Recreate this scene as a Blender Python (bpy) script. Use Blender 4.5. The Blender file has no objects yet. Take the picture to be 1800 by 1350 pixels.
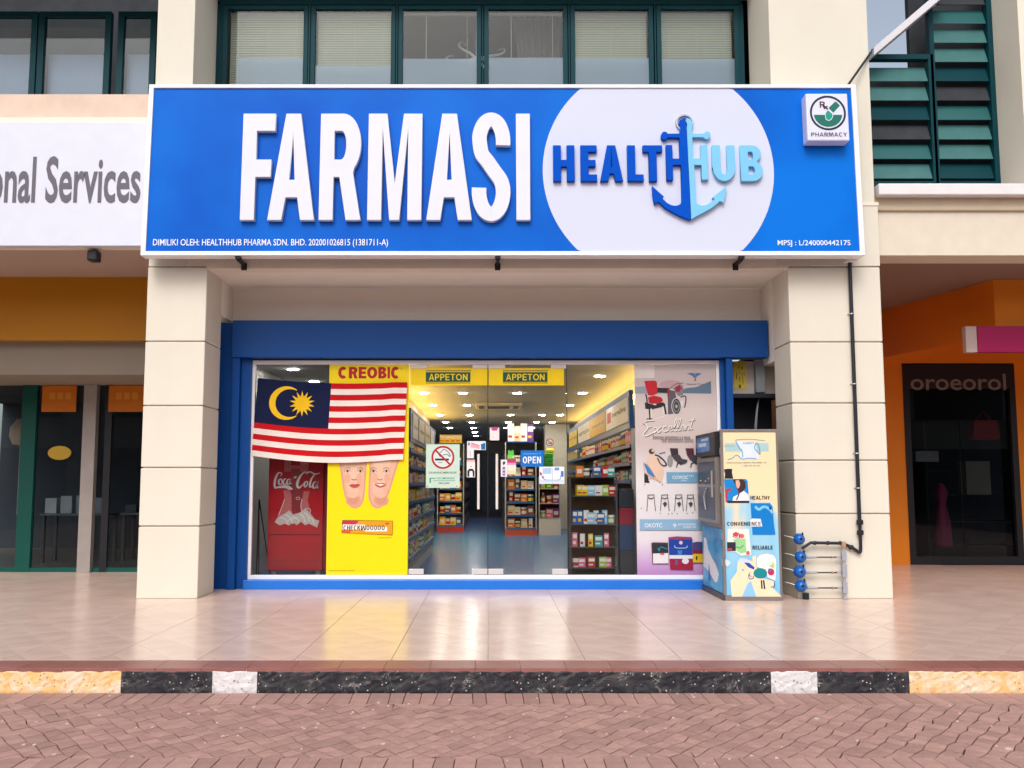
import bpy, bmesh, math, random
from mathutils import Vector
random.seed(7)
SC = bpy.context.scene
COL = SC.collection
PI = math.pi
# ------------------------------------------------------------------ camera
F_PX, CX, CY, HOR, CAMY, CAMZ = 1700.0, 862.0, 675.0, 848.0, -10.3, 1.21
PITCH = math.atan((HOR - CY) / F_PX)
cp, sp = math.cos(PITCH), math.sin(PITCH)
cam_d = bpy.data.cameras.new('camera')
cam = bpy.data.objects.new('camera', cam_d)
COL.objects.link(cam)
cam.location = (0, CAMY, CAMZ)
cam.rotation_euler = (PI / 2 + PITCH, 0, 0)
cam_d.sensor_width = 36
cam_d.lens = F_PX / 1800 * 36
cam_d.shift_x = (900 - CX) / 1800
cam_d.clip_start, cam_d.clip_end = 0.1, 2000
SC.camera = cam
# ------------------------------------------------------------------ light
w = bpy.data.worlds.new('World')
SC.world = w
w.use_nodes = True
nt = w.node_tree
nt.nodes.clear()
sky = nt.nodes.new('ShaderNodeTexSky')
sky.sky_type = 'NISHITA'
sky.sun_disc = False
SUN_EL, SUN_AZ = math.radians(44), math.radians(192)
sky.sun_elevation = SUN_EL
sky.sun_rotation = SUN_AZ
sky.air_density, sky.dust_density, sky.ozone_density = 1.0, 4.0, 1.0
hs = nt.nodes.new('ShaderNodeHueSaturation')
hs.inputs['Saturation'].default_value = 0.55
bg = nt.nodes.new('ShaderNodeBackground')
bg.inputs['Strength'].default_value = 0.15
wo = nt.nodes.new('ShaderNodeOutputWorld')
nt.links.new(sky.outputs[0], hs.inputs['Color'])
nt.links.new(hs.outputs[0], bg.inputs[0])
nt.links.new(bg.outputs[0], wo.inputs[0])
sun_d = bpy.data.lights.new('sun', 'SUN')
sun_d.energy = 0.95
sun_d.angle = math.radians(24)
sun_d.color = (1.0, 0.985, 0.94)
sun = bpy.data.objects.new('sun', sun_d)
COL.objects.link(sun)
# direction to the sun: rotation 0 = +Y, positive turns towards +X
sd = Vector((math.sin(SUN_AZ) * math.cos(SUN_EL), math.cos(SUN_AZ) * math.cos(SUN_EL), math.sin(SUN_EL)))
sun.rotation_euler = sd.to_track_quat('Z', 'Y').to_euler()
sun.location = sd * 30
SC.view_settings.view_transform = 'Standard'
SC.view_settings.look = 'None'
SC.view_settings.exposure = 0.32
SC.view_settings.gamma = 1
SC.view_settings.use_curve_mapping = False
SC.render.engine = 'CYCLES'
SC.cycles.use_denoising = True
SC.cycles.max_bounces = 8
SC.cycles.transparent_max_bounces = 16
SC.cycles.sample_clamp_indirect = 6

# ------------------------------------------------------------------ helpers
def X(px, py, Y):
    v = (CY - py) / F_PX
    return (px - CX) / F_PX * (Y - CAMY) / (cp - v * sp)
def Z(py, Y):
    v = (CY - py) / F_PX
    return CAMZ + (v * cp + sp) * (Y - CAMY) / (cp - v * sp)
def YG(py, z=0.0):
    v = (CY - py) / F_PX
    return CAMY + (z - CAMZ) * (cp - v * sp) / (v * cp + sp)

def lin(c):
    c = c / 255.0
    return c / 12.92 if c <= 0.04045 else ((c + 0.055) / 1.055) ** 2.4
def rgb(r, g, b, k=0.85):
    return (lin(r) * k, lin(g) * k, lin(b) * k)

MATS = {}
def pm(name, col, rough=0.6, metal=0.0, var=0.0, scale=6.0, bump=0.0, bscale=60.0, rnd=0.0, spec=0.3, coat=0.0, col2=None, stretch=None, rvar=0.0):
    """procedural principled material: noise colour variation, per piece variation, fine bump"""
    if name in MATS: return MATS[name]
    m = bpy.data.materials.new(name)
    m.use_nodes = True
    n, l = m.node_tree.nodes, m.node_tree.links
    p = n['Principled BSDF']
    p.inputs['Roughness'].default_value = rough
    p.inputs['Metallic'].default_value = metal
    p.inputs['Specular IOR Level'].default_value = spec
    p.inputs['Coat Weight'].default_value = coat
    p.inputs['Base Color'].default_value = (*col, 1)
    tc = n.new('ShaderNodeTexCoord')
    src = tc.outputs['Object']
    if stretch:
        mp = n.new('ShaderNodeMapping'); mp.inputs['Scale'].default_value = stretch
        l.new(src, mp.inputs[0]); src = mp.outputs[0]
    out = None
    if var or col2:
        nz = n.new('ShaderNodeTexNoise'); nz.inputs['Scale'].default_value = scale; nz.inputs['Detail'].default_value = 6
        l.new(src, nz.inputs['Vector'])
        mx = n.new('ShaderNodeMix'); mx.data_type = 'RGBA'
        cr = n.new('ShaderNodeMapRange'); cr.inputs[1].default_value = 0.35; cr.inputs[2].default_value = 0.65
        l.new(nz.outputs[0], cr.inputs[0]); l.new(cr.outputs[0], mx.inputs[0])
        a = tuple(c * (1 - var) for c in col); b = col2 or tuple(min(1, c * (1 + var)) for c in col)
        mx.inputs[6].default_value = (*a, 1); mx.inputs[7].default_value = (*b, 1)
        out = mx.outputs[2]
    if rnd:
        oi = n.new('ShaderNodeObjectInfo'); ge = n.new('ShaderNodeNewGeometry')
        ad = n.new('ShaderNodeMath'); ad.operation = 'ADD'
        fr = n.new('ShaderNodeMath'); fr.operation = 'FRACT'
        mr = n.new('ShaderNodeMapRange'); mr.inputs[3].default_value = 1 - rnd; mr.inputs[4].default_value = 1 + rnd
        hv = n.new('ShaderNodeHueSaturation')
        l.new(oi.outputs['Random'], ad.inputs[0]); l.new(ge.outputs['Random Per Island'], ad.inputs[1])
        l.new(ad.outputs[0], fr.inputs[0]); l.new(fr.outputs[0], mr.inputs[0]); l.new(mr.outputs[0], hv.inputs['Value'])
        if out: l.new(out, hv.inputs['Color'])
        else: hv.inputs['Color'].default_value = (*col, 1)
        out = hv.outputs[0]
    if out: l.new(out, p.inputs['Base Color'])
    if rvar:
        nz3 = n.new('ShaderNodeTexNoise'); nz3.inputs['Scale'].default_value = 3.0; nz3.inputs['Detail'].default_value = 5
        l.new(src, nz3.inputs['Vector'])
        mr3 = n.new('ShaderNodeMapRange'); mr3.inputs[3].default_value = max(0.02, rough - rvar); mr3.inputs[4].default_value = rough + rvar
        l.new(nz3.outputs[0], mr3.inputs[0]); l.new(mr3.outputs[0], p.inputs['Roughness'])
    if bump:
        nb = n.new('ShaderNodeTexNoise'); nb.inputs['Scale'].default_value = bscale; nb.inputs['Detail'].default_value = 8
        l.new(src, nb.inputs['Vector'])
        bu = n.new('ShaderNodeBump'); bu.inputs['Strength'].default_value = bump; bu.inputs['Distance'].default_value = 0.01
        l.new(nb.outputs[0], bu.inputs['Height']); l.new(bu.outputs[0], p.inputs['Normal'])
    MATS[name] = m
    return m
def cm(r, g, b, rough=0.45):
    return pm('print_%d_%d_%d' % (r, g, b), rgb(r, g, b), rough, var=0.03, scale=9)
def emit(name, col, s):
    if name in MATS: return MATS[name]
    m = bpy.data.materials.new(name); m.use_nodes = True
    p = m.node_tree.nodes['Principled BSDF']
    p.inputs['Base Color'].default_value = (*col, 1)
    p.inputs['Emission Color'].default_value = (*col, 1)
    p.inputs['Emission Strength'].default_value = s
    MATS[name] = m
    return m
def glass(name, tint=(0.9, 0.94, 0.94), ior=1.5, rough=0.0):
    if name in MATS: return MATS[name]
    m = bpy.data.materials.new(name); m.use_nodes = True
    n, l = m.node_tree.nodes, m.node_tree.links
    n.clear()
    o = n.new('ShaderNodeOutputMaterial'); mx = n.new('ShaderNodeMixShader'); tr = n.new('ShaderNodeBsdfTransparent')
    gl = n.new('ShaderNodeBsdfGlossy'); fr = n.new('ShaderNodeFresnel')
    tr.inputs[0].default_value = (*tint, 1); gl.inputs['Roughness'].default_value = rough
    fr.inputs[0].default_value = ior
    l.new(fr.outputs[0], mx.inputs[0]); l.new(tr.outputs[0], mx.inputs[1]); l.new(gl.outputs[0], mx.inputs[2]); l.new(mx.outputs[0], o.inputs[0])
    MATS[name] = m
    return m

WPOS = {}
def tag(o, label=None, cat=None, group=None, kind=None):
    if label: o['label'] = label
    if cat: o['category'] = cat
    if group: o['group'] = group
    if kind: o['kind'] = kind
    return o
def thing(name, label, cat, loc, group=None):
    o = bpy.data.objects.new(name, None)
    o.empty_display_size = 0.1
    COL.objects.link(o); o.location = loc
    WPOS[o.name] = Vector(loc)
    return tag(o, label, cat, group)
def link(name, me, world, parent=None):
    o = bpy.data.objects.new(name, me)
    COL.objects.link(o)
    world = Vector(world)
    WPOS[o.name] = world
    if parent:
        o.parent = parent
        o.location = world - WPOS[parent.name]
    else: o.location = world
    return o

class MB:
    def __init__(s): s.v = []; s.f = []; s.m = []
    def add(s, vs, fs, mi=0):
        b = len(s.v); s.v += [tuple(v) for v in vs]
        for f in fs: s.f.append(tuple(b + i for i in f)); s.m.append(mi)
        return s
    def box(s, x0, x1, y0, y1, z0, z1, mi=0):
        if x0 > x1: x0, x1 = x1, x0
        if y0 > y1: y0, y1 = y1, y0
        if z0 > z1: z0, z1 = z1, z0
        return s.add([(x0, y0, z0), (x1, y0, z0), (x1, y1, z0), (x0, y1, z0), (x0, y0, z1), (x1, y0, z1), (x1, y1, z1), (x0, y1, z1)],
                     [(0, 3, 2, 1), (4, 5, 6, 7), (0, 1, 5, 4), (1, 2, 6, 5), (2, 3, 7, 6), (3, 0, 4, 7)], mi)
    def prism(s, pts, y0, y1, mi=0):      # pts (x,z) polygon, extruded along y
        n = len(pts)
        a = sum(pts[i][0] * pts[(i + 1) % n][1] - pts[(i + 1) % n][0] * pts[i][1] for i in range(n))
        if a < 0: pts = pts[::-1]
        vs = [(x, y0, z) for x, z in pts] + [(x, y1, z) for x, z in pts]
        fs = [tuple(range(n)), tuple(range(2 * n - 1, n - 1, -1))]
        fs += [(i, i + n, (i + 1) % n + n, (i + 1) % n) for i in range(n)]
        return s.add(vs, fs, mi)
    def slab(s, pts, z0, z1, mi=0, inset=0.0, ch=0.0):   # pts (x,y) polygon, extruded in z, chamfered top
        n = len(pts)
        a = sum(pts[i][0] * pts[(i + 1) % n][1] - pts[(i + 1) % n][0] * pts[i][1] for i in range(n))
        if a < 0: pts = pts[::-1]
        if inset: pts = inset_poly(pts, inset)
        if ch:
            p2 = inset_poly(pts, ch)
            vs = [(x, y, z0) for x, y in pts] + [(x, y, z1 - ch * 0.7) for x, y in pts] + [(x, y, z1) for x, y in p2]
            fs = [tuple(range(2 * n, 3 * n))]
            for r in (0, n): fs += [(r + i, r + (i + 1) % n, r + (i + 1) % n + n, r + i + n) for i in range(n)]
        else:
            vs = [(x, y, z0) for x, y in pts] + [(x, y, z1) for x, y in pts]
            fs = [tuple(range(n, 2 * n))] + [(i, (i + 1) % n, (i + 1) % n + n, i + n) for i in range(n)]
        return s.add(vs, fs, mi)
    def tube(s, path, r, seg=10, mi=0, cap=True):
        path = [Vector(p) for p in path]
        rs = r if isinstance(r, (list, tuple)) else [r] * len(path)
        rings = []; up0 = None
        for i, p in enumerate(path):
            d = (path[min(i + 1, len(path) - 1)] - path[max(i - 1, 0)]).normalized()
            up = up0 if up0 and abs(up0.dot(d)) < 0.95 else (Vector((0, 0, 1)) if abs(d.z) < 0.9 else Vector((0, 1, 0)))
            a = d.cross(up).normalized(); b = a.cross(d).normalized(); up0 = b
            rings.append([p + (a * math.cos(2 * PI * k / seg) + b * math.sin(2 * PI * k / seg)) * rs[i] for k in range(seg)])
        vs = [v for ring in rings for v in ring]
        fs = [(i * seg + k, i * seg + (k + 1) % seg, (i + 1) * seg + (k + 1) % seg, (i + 1) * seg + k) for i in range(len(path) - 1) for k in range(seg)]
        if cap: fs += [tuple(range(seg))[::-1], tuple((len(path) - 1) * seg + k for k in range(seg))]
        return s.add(vs, fs, mi)
    def lathe(s, prof, c, axis='z', seg=16, mi=0):
        vs = []; n = len(prof)
        for r, h in prof:
            for k in range(seg):
                a = 2 * PI * k / seg; u, v = r * math.cos(a), r * math.sin(a)
                vs.append({'z': (c[0] + u, c[1] + v, c[2] + h), 'y': (c[0] + u, c[1] + h, c[2] + v), 'x': (c[0] + h, c[1] + u, c[2] + v)}[axis])
        fs = [(i * seg + k, i * seg + (k + 1) % seg, (i + 1) * seg + (k + 1) % seg, (i + 1) * seg + k) for i in range(n - 1) for k in range(seg)]
        fs += [tuple(range(seg))[::-1], tuple((n - 1) * seg + k for k in range(seg))]
        return s.add(vs, fs, mi)
    def build(s, name, mats, parent=None, bevel=0.0, smooth=False, origin=None, label=None):
        if not isinstance(mats, (list, tuple)): mats = [mats]
        xs, ys, zs = zip(*s.v)
        o = Vector(origin) if origin else Vector(((min(xs) + max(xs)) / 2, (min(ys) + max(ys)) / 2, min(zs)))
        me = bpy.data.meshes.new(name)
        me.from_pydata([tuple(Vector(v) - o) for v in s.v], [], s.f)
        for m in mats: me.materials.append(m)
        me.polygons.foreach_set('material_index', s.m)
        if smooth: me.polygons.foreach_set('use_smooth', [True] * len(s.f))
        if smooth:
            try: me.set_sharp_from_angle(angle=math.radians(40))
            except Exception: pass
        me.update()
        ob = link(name, me, o, parent)
        if bevel:
            b = ob.modifiers.new('bevel', 'BEVEL'); b.width = bevel; b.segments = 2; b.limit_method = 'ANGLE'
        if label: ob['label'] = label
        return ob
def inset_poly(pts, d):
    n = len(pts); out = []
    for i in range(n):
        p0, p1, p2 = Vector(pts[i - 1]), Vector(pts[i]), Vector(pts[(i + 1) % n])
        e1, e2 = (p1 - p0), (p2 - p1)
        if e1.length < 1e-6 or e2.length < 1e-6: out.append(tuple(p1)); continue
        e1.normalize(); e2.normalize()
        n1, n2 = Vector((-e1.y, e1.x)), Vector((-e2.y, e2.x))
        b = n1 + n2
        if b.length < 1e-4: out.append(tuple(p1)); continue
        b.normalize(); k = d / max(0.35, b.dot(n1))
        out.append(tuple(p1 + b * k))
    return out
def box(name, x0, x1, y0, y1, z0, z1, m, parent=None, bevel=0.0, label=None):
    return MB().box(x0, x1, y0, y1, z0, z1).build(name, m, parent, bevel, label=label)
def struct(o): o['kind'] = 'structure'; return o
def copy_of(o, world, parent=None, rz=None):
    c = o.copy(); COL.objects.link(c)
    WPOS[c.name] = Vector(world)
    if parent: c.parent = parent; c.location = Vector(world) - WPOS[parent.name]
    else: c.location = world
    if rz is not None: c.rotation_euler.z = rz
    return c

def arc(cx, cz, rx, rz, a0, a1, n=14):
    return [(cx + rx * math.cos(math.radians(a0 + (a1 - a0) * i / n)), cz + rz * math.sin(math.radians(a0 + (a1 - a0) * i / n))) for i in range(n + 1)]
def crom(pts, n=8):
    P = [pts[0]] + list(pts) + [pts[-1]]; out = []
    for i in range(1, len(P) - 2):
        for k in range(n):
            t = k / n
            out.append(tuple(0.5 * ((2 * P[i][j]) + (-P[i - 1][j] + P[i + 1][j]) * t + (2 * P[i - 1][j] - 5 * P[i][j] + 4 * P[i + 1][j] - P[i + 2][j]) * t * t + (-P[i - 1][j] + 3 * P[i][j] - 3 * P[i + 1][j] + P[i + 2][j]) * t ** 3) for j in range(len(pts[0]))))
    out.append(tuple(pts[-1])); return out
def offset_band(c, w, asp=1.0):     # closed outline of a stroke of width w(i) along centreline c
    L, R = [], []
    for i, p in enumerate(c):
        a, b = c[max(0, i - 1)], c[min(len(c) - 1, i + 1)]
        dx, dz = (b[0] - a[0]) * asp, b[1] - a[1]; d = math.hypot(dx, dz) or 1
        nx, nz = -dz / d, dx / d
        ww = (w[i] if isinstance(w, list) else w) / 2
        L.append((p[0] + nx * ww / asp, p[1] + nz * ww)); R.append((p[0] - nx * ww / asp, p[1] - nz * ww))
    return L + R[::-1]

# block letters as outlines (unit box; contours; first outer, others holes). asp = width/height, s = stroke in height units
def glyph(ch, asp, s, t):
    a = s / asp
    if ch == 'I': return [[(0, 0), (1, 0), (1, 1), (0, 1)]]
    if ch == 'F': return [[(0, 0), (a, 0), (a, .40), (.90, .40), (.90, .40 + t), (a, .40 + t), (a, 1 - t), (1, 1 - t), (1, 1), (0, 1)]]
    if ch == 'E': return [[(0, 0), (1, 0), (1, t), (a, t), (a, .5 - t / 2), (.92, .5 - t / 2), (.92, .5 + t / 2), (a, .5 + t / 2), (a, 1 - t), (1, 1 - t), (1, 1), (0, 1)]]
    if ch == 'L': return [[(0, 0), (1, 0), (1, t), (a, t), (a, 1), (0, 1)]]
    if ch == 'T': return [[(.5 - a / 2, 0), (.5 + a / 2, 0), (.5 + a / 2, 1 - t), (1, 1 - t), (1, 1), (0, 1), (0, 1 - t), (.5 - a / 2, 1 - t)]]
    if ch == 'H': return [[(0, 0), (a, 0), (a, .5 - t / 2), (1 - a, .5 - t / 2), (1 - a, 0), (1, 0), (1, 1), (1 - a, 1), (1 - a, .5 + t / 2), (a, .5 + t / 2), (a, 1), (0, 1)]]
    if ch == 'N': return [[(0, 0), (a, 0), (a, .62), (1 - a, 0), (1, 0), (1, 1), (1 - a, 1), (1 - a, .38), (a, 1), (0, 1)]]
    if ch == 'A': return [[(0, 0), (a, 0), (a + .075, .21), (1 - a - .075, .21), (1 - a, 0), (1, 0), (.5 + a * .52, 1), (.5 - a * .52, 1)],
                          [(a + .135, .21 + t), (.5, .82), (1 - a - .135, .21 + t)]]
    if ch == 'M': return [[(0, 0), (a, 0), (a, .86), (.5 - a * .36, 0), (.5 + a * .36, 0), (1 - a, .86), (1 - a, 0), (1, 0), (1, 1), (.655, 1), (.5, .34), (.345, 1), (0, 1)]]
    if ch == 'P': return [[(0, 0), (a, 0), (a, .38), (.55, .38)] + arc(.55, .69, .45, .31, -90, 90) + [(0, 1)],
                          [(a, .38 + t), (a, 1 - t), (.52, 1 - t)] + arc(.52, .69, .45 - a, .31 - t, 90, -90)]
    if ch == 'R': return [[(0, 0), (a, 0), (a, .40), (.47, .40), (.64, 0), (1, 0), (.80, .44)] + arc(.55, .71, .43, .29, -50, 90) + [(0, 1)],
                          [(a, .40 + t), (a, 1 - t), (.50, 1 - t)] + arc(.50, .70, .46 - a, .30 - t, 90, -90)]
    if ch == 'B': return [[(0, 0), (.55, 0)] + arc(.55, .28, .45, .28, -90, 60) + arc(.52, .76, .42, .24, -55, 90) + [(0, 1)],
                          [(a, t), (a, .5 - t / 2), (.52, .5 - t / 2)] + arc(.52, .25 + t / 4, .48 - a, .25 - t * .75, 90, -90),
                          [(a, .5 + t / 2), (a, 1 - t), (.50, 1 - t)] + arc(.50, .75 - t / 4, .44 - a, .25 - t * .75, 90, -90)]
    if ch == 'O': return [arc(.5, .5, .5, .5, 0, 348, 29), arc(.5, .5, .5 - a, .5 - t, 0, 348, 29)]
    if ch == 'U': return [[(0, 1), (0, .35)] + arc(.5, .38, .5, .38, 180, 360) + [(1, 1), (1 - a, 1)] + arc(.5, .38, .5 - a, .38 - t, 360, 180) + [(a, 1)]]
    if ch == 'C': return [offset_band([(0.5 + (.5 - a / 2) * math.cos(math.radians(q)), .5 + (.5 - t / 2) * math.sin(math.radians(q))) for q in range(48, 318, 9)], s * .97, asp)]
    if ch == 'S':
        ax, az = .5 - a * .5, .5 - s * .5
        top = [(.5 + ax * math.cos(math.radians(q)), .725 + (.275 - s / 2) * math.sin(math.radians(q))) for q in range(-8, 176, 8)]
        bot = [(.5 + ax * math.cos(math.radians(q)), .275 + (.275 - s / 2) * math.sin(math.radians(q))) for q in range(-4, -192, -8)]
        bot = [(.5 + ax * math.cos(math.radians(q)), .275 + (.275 - s / 2) * math.sin(math.radians(q))) for q in range(4, -190, -8)]
        mid = crom([top[-2], top[-1], (.5 - ax * .80, .628), (.5 - ax * .28, .545), (.5 + ax * .28, .455), (.5 + ax * .80, .372), bot[0], bot[1]], 5)[5:-6]
        return [offset_band(top[:-1] + mid + bot[1:], s * 1.0, asp)]
    if ch == 'K': return [[(0, 0), (a, 0), (a, .32), (.44, .48), (1 - a * 1.15, 0), (1, 0), (.64, .60), (1, 1), (1 - a * 1.2, 1), (a, .56), (a, 1), (0, 1)]]
    if ch == 'W': return [[(x, 1 - z) for x, z in glyph('M', asp, s, t)[0]][::-1]]
    if ch == 'V': return [[(.5 - a * .55, 0), (.5 + a * .55, 0), (1, 1), (1 - a, 1), (.5, .25), (a, 1), (0, 1)]]
    if ch == 'Y': return [[(.5 - a / 2, 0), (.5 + a / 2, 0), (.5 + a / 2, .40), (1, 1), (1 - a * 1.1, 1), (.5, .58), (a * 1.1, 1), (0, 1), (.5 - a / 2, .40)]]
def mesh_of(ob):
    dg = bpy.context.evaluated_depsgraph_get()
    return bpy.data.meshes.new_from_object(ob.evaluated_get(dg))
def outline_obj(name, contours, y_front, depth, m, parent, bevel=0.0):
    """contours in world (x,z); solid letter from y_front back by depth"""
    cu = bpy.data.curves.new(name, 'CURVE'); cu.dimensions = '2D'; cu.fill_mode = 'BOTH'
    cu.extrude = max(0.0001, depth / 2 - bevel); cu.bevel_depth = bevel; cu.bevel_resolution = 1
    if bevel: cu.offset = -bevel
    xs = [p[0] for c in contours for p in c]; zs = [p[1] for c in contours for p in c]
    ox, oz = (min(xs) + max(xs)) / 2, min(zs)
    for c in contours:
        s = cu.splines.new('POLY'); s.points.add(len(c) - 1); s.use_cyclic_u = True
        for i, (x, z) in enumerate(c): s.points[i].co = (x - ox, z - oz, 0, 1)
    tmp = bpy.data.objects.new('tmp', cu); COL.objects.link(tmp)
    bpy.context.view_layer.update()
    me = mesh_of(tmp)
    bpy.data.objects.remove(tmp); bpy.data.curves.remove(cu)
    for v in me.vertices: v.co = (v.co.x, -v.co.z, v.co.y)
    me.materials.clear(); me.materials.append(m); me.name = name
    me.update()
    return link(name, me, (ox, y_front + depth / 2, oz), parent)
def letter(ch, x0, x1, z0, z1, y, depth, m, parent, s=.135, t=.165, bevel=0.0, name='letter'):
    w_, h_ = x1 - x0, z1 - z0
    if ch == 'S':
        b = glyph('S', w_ / h_, s, t)[0]; n = len(b) // 2
        q = [(x0 + p[0] * w_, z0 + p[1] * h_) for p in b]; L, R = q[:n], q[n:][::-1]
        vs = [(x, y, z) for x, z in L + R] + [(x, y + depth, z) for x, z in L + R]; m2_ = 2 * n
        fs = [(i, i + 1, n + i + 1, n + i) for i in range(n - 1)] + [(m2_ + i, i + m2_ + n, m2_ + n + i + 1, m2_ + i + 1) for i in range(n - 1)]
        fs += [(i, i + m2_, i + 1 + m2_, i + 1) for i in range(n - 1)] + [(n + i, n + i + 1, n + i + 1 + m2_, n + i + m2_) for i in range(n - 1)] + [(0, n, n + m2_, m2_), (n - 1, m2_ + n - 1, 2 * m2_ - 1, m2_ - 1)]
        o = MB().add(vs, fs).build(name, m, parent)
        return o
    cs = glyph(ch, w_ / h_, s, t)
    return outline_obj(name, [[(x0 + p[0] * w_, z0 + p[1] * h_) for p in c] for c in cs], y, depth, m, parent, bevel)
GW = {'I': .3, 'M': 1.25, 'W': 1.6, 'O': 1.05, 'C': 1.0, 'E': .85, 'L': .82, 'T': .9, 'Y': 1.0, 'A': 1.08, 'V': 1.05, 'U': .98, 'N': 1.0}
def word(st, x0, x1, z0, z1, y, m, parent, s=.19, t=.16, gap=.2, name='lettering'):
    ws = [GW.get(c, .95) for c in st]; tot = sum(ws) + gap * (len(st) - 1); u = (x1 - x0) / tot
    cu = bpy.data.curves.new(name, 'CURVE'); cu.dimensions = '2D'; cu.fill_mode = 'BOTH'
    x = x0; h_ = z1 - z0; ox = (x0 + x1) / 2
    for c, w_ in zip(st, ws):
        for ct in glyph(c, w_ * u / h_, s, t):
            sp_ = cu.splines.new('POLY'); sp_.points.add(len(ct) - 1); sp_.use_cyclic_u = True
            for i, p in enumerate(ct): sp_.points[i].co = (x + p[0] * w_ * u - ox, p[1] * h_, 0, 1)
        x += (w_ + gap) * u
    tmp = bpy.data.objects.new('tmp', cu); COL.objects.link(tmp)
    bpy.context.view_layer.update()
    me = mesh_of(tmp); bpy.data.objects.remove(tmp); bpy.data.curves.remove(cu)
    for v in me.vertices: v.co = (v.co.x, -v.co.z, v.co.y)
    me.materials.clear(); me.materials.append(m); me.update()
    return link(name, me, (ox, y, z0), parent)
TXT = {}
def text(s, x0, x1, z0, z1, y, m, parent, name='lettering', bold=0.012, ext=0.0008, slant=0.0):
    key = (s, bold, slant)
    if key not in TXT:
        cu = bpy.data.curves.new('t', 'FONT'); cu.body = s; cu.size = 1; cu.offset = bold; cu.extrude = 0.0; cu.resolution_u = 3; cu.shear = slant
        tmp = bpy.data.objects.new('tmp', cu); COL.objects.link(tmp)
        bpy.context.view_layer.update()
        me = mesh_of(tmp); bpy.data.objects.remove(tmp); bpy.data.curves.remove(cu)
        TXT[key] = me
    me = TXT[key].copy()
    xs = [v.co.x for v in me.vertices]; ys = [v.co.y for v in me.vertices]
    a, b, c, d = min(xs), max(xs), min(ys), max(ys)
    for v in me.vertices:
        v.co = ((v.co.x - a) / (b - a) * (x1 - x0) - (x1 - x0) / 2, 0, (v.co.y - c) / (d - c) * (z1 - z0))
    me.materials.clear(); me.materials.append(m); me.name = name; me.update()
    o = link(name, me, ((x0 + x1) / 2, y, z0), parent)
    return o
class Print:
    """flat print: layers of thin flat colour on a sheet, px coordinates of the sheet's own picture"""
    def __init__(s, Y, pyref): s.Y = Y; s.r = pyref; s.mb = MB(); s.mats = []; s.k = 0
    def P(s, px, py): return (X(px, s.r, s.Y), Z(py, s.Y))
    def idx(s, m):
        if m not in s.mats: s.mats.append(m)
        return s.mats.index(m)
    def poly(s, pts, m):
        if isinstance(m, tuple): m = cm(*m)
        s.k += 1; y = s.Y - 0.00012 * s.k
        q = [s.P(*p) for p in pts]; n = len(q)
        a = sum(q[i][0] * q[(i + 1) % n][1] - q[(i + 1) % n][0] * q[i][1] for i in range(n))
        if a < 0: q = q[::-1]
        s.mb.add([(x, y, z) for x, z in q], [tuple(range(n))], s.idx(m)); return s
    def rect(s, x0, y0, x1, y1, m): return s.poly([(x0, y0), (x1, y0), (x1, y1), (x0, y1)], m)
    def ell(s, cx, cy, rx, ry, m, a0=0, a1=345, n=23): return s.poly(arc(cx, cy, rx, ry, a0, a1, n), m)
    def stroke(s, pts, wd, m, n=5):      # ribbon of quads, pts (x,y[,w])
        if isinstance(m, tuple): m = cm(*m)
        if len(pts[0]) == 2: pts = [(a, b, 1.0) for a, b in pts]
        c = crom(pts, n) if len(pts) > 2 else pts
        s.k += 1; y = s.Y - 0.00012 * s.k; L, R = [], []
        for i, p in enumerate(c):
            a, b = c[max(0, i - 1)], c[min(len(c) - 1, i + 1)]
            dx, dy = b[0] - a[0], b[1] - a[1]; d = math.hypot(dx, dy) or 1
            h = wd * p[2] / 2
            for T, sg in ((L, 1), (R, -1)):
                q = s.P(p[0] - dy / d * h * sg, p[1] + dx / d * h * sg); T.append((q[0], y, q[1]))
        n_ = len(c)
        s.mb.add(L + R, [(i, i + 1, n_ + i + 1, n_ + i) for i in range(n_ - 1)], s.idx(m)); return s
    def ring(s, cx, cy, rx, ry, wd, m): return s.stroke([(cx + rx * math.cos(2 * PI * i / 24), cy + ry * math.sin(2 * PI * i / 24)) for i in range(25)], wd, m, 2)
    def text(s, st, x0, y0, x1, y1, m, parent, name='lettering', bold=0.012, slant=0.0):
        if isinstance(m, tuple): m = cm(*m)
        s.k += 1
        a, b = s.P(x0, y1); c, d = s.P(x1, y0)
        return text(st, a, c, b, d, s.Y - 0.00012 * s.k - 0.00005, m, parent, name, bold, slant=slant)
    def word(s, st, x0, y0, x1, y1, m, parent, sw=.19, t=.16):
        if isinstance(m, tuple): m = cm(*m)
        s.k += 1; a, b = s.P(x0, y1); c, d = s.P(x1, y0)
        return word(st, a, c, b, d, s.Y - .00012 * s.k - .00005, m, parent, sw, t)
    def build(s, name, parent): return s.mb.build(name, s.mats, parent)

# ------------------------------------------------------------------ materials
CREAM = pm('cream_painted_wall', rgb(244, 238, 222, .75), .62, var=.028, scale=1.5, bump=.15, bscale=60, stretch=(1, 1, .6))
CREAM2 = pm('cream_render', rgb(243, 233, 216, .86), .7, var=.03, scale=1.2, bump=.2, bscale=70)
SOFFIT = pm('soffit_paint', rgb(244, 238, 228, .95), .75, var=.02, scale=1.5)
DARKGAP = pm('joint_dark_grey', rgb(70, 64, 58), .9)  # even dark grey for gaps
BLUE_SHADED = pm('blue_cladding_shaded', rgb(0, 84, 172, .66), .42, var=.04, scale=1.5, rvar=.06, spec=.25)  # same paint as the base, darkened for the shade under the sign
SIGNBLUE = pm('sign_blue_panel', rgb(0, 98, 222, .74), .4, var=.10, scale=.5, spec=.08, col2=rgb(0, 122, 236, .80))
SIGNWHITE = pm('sign_white_panel', rgb(222, 228, 250, .80), .4, spec=.15, var=.01, scale=.8)
WHITEFR = pm('white_powder_coat', rgb(246, 246, 250, .88), .35, var=.015, scale=3)
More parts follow.
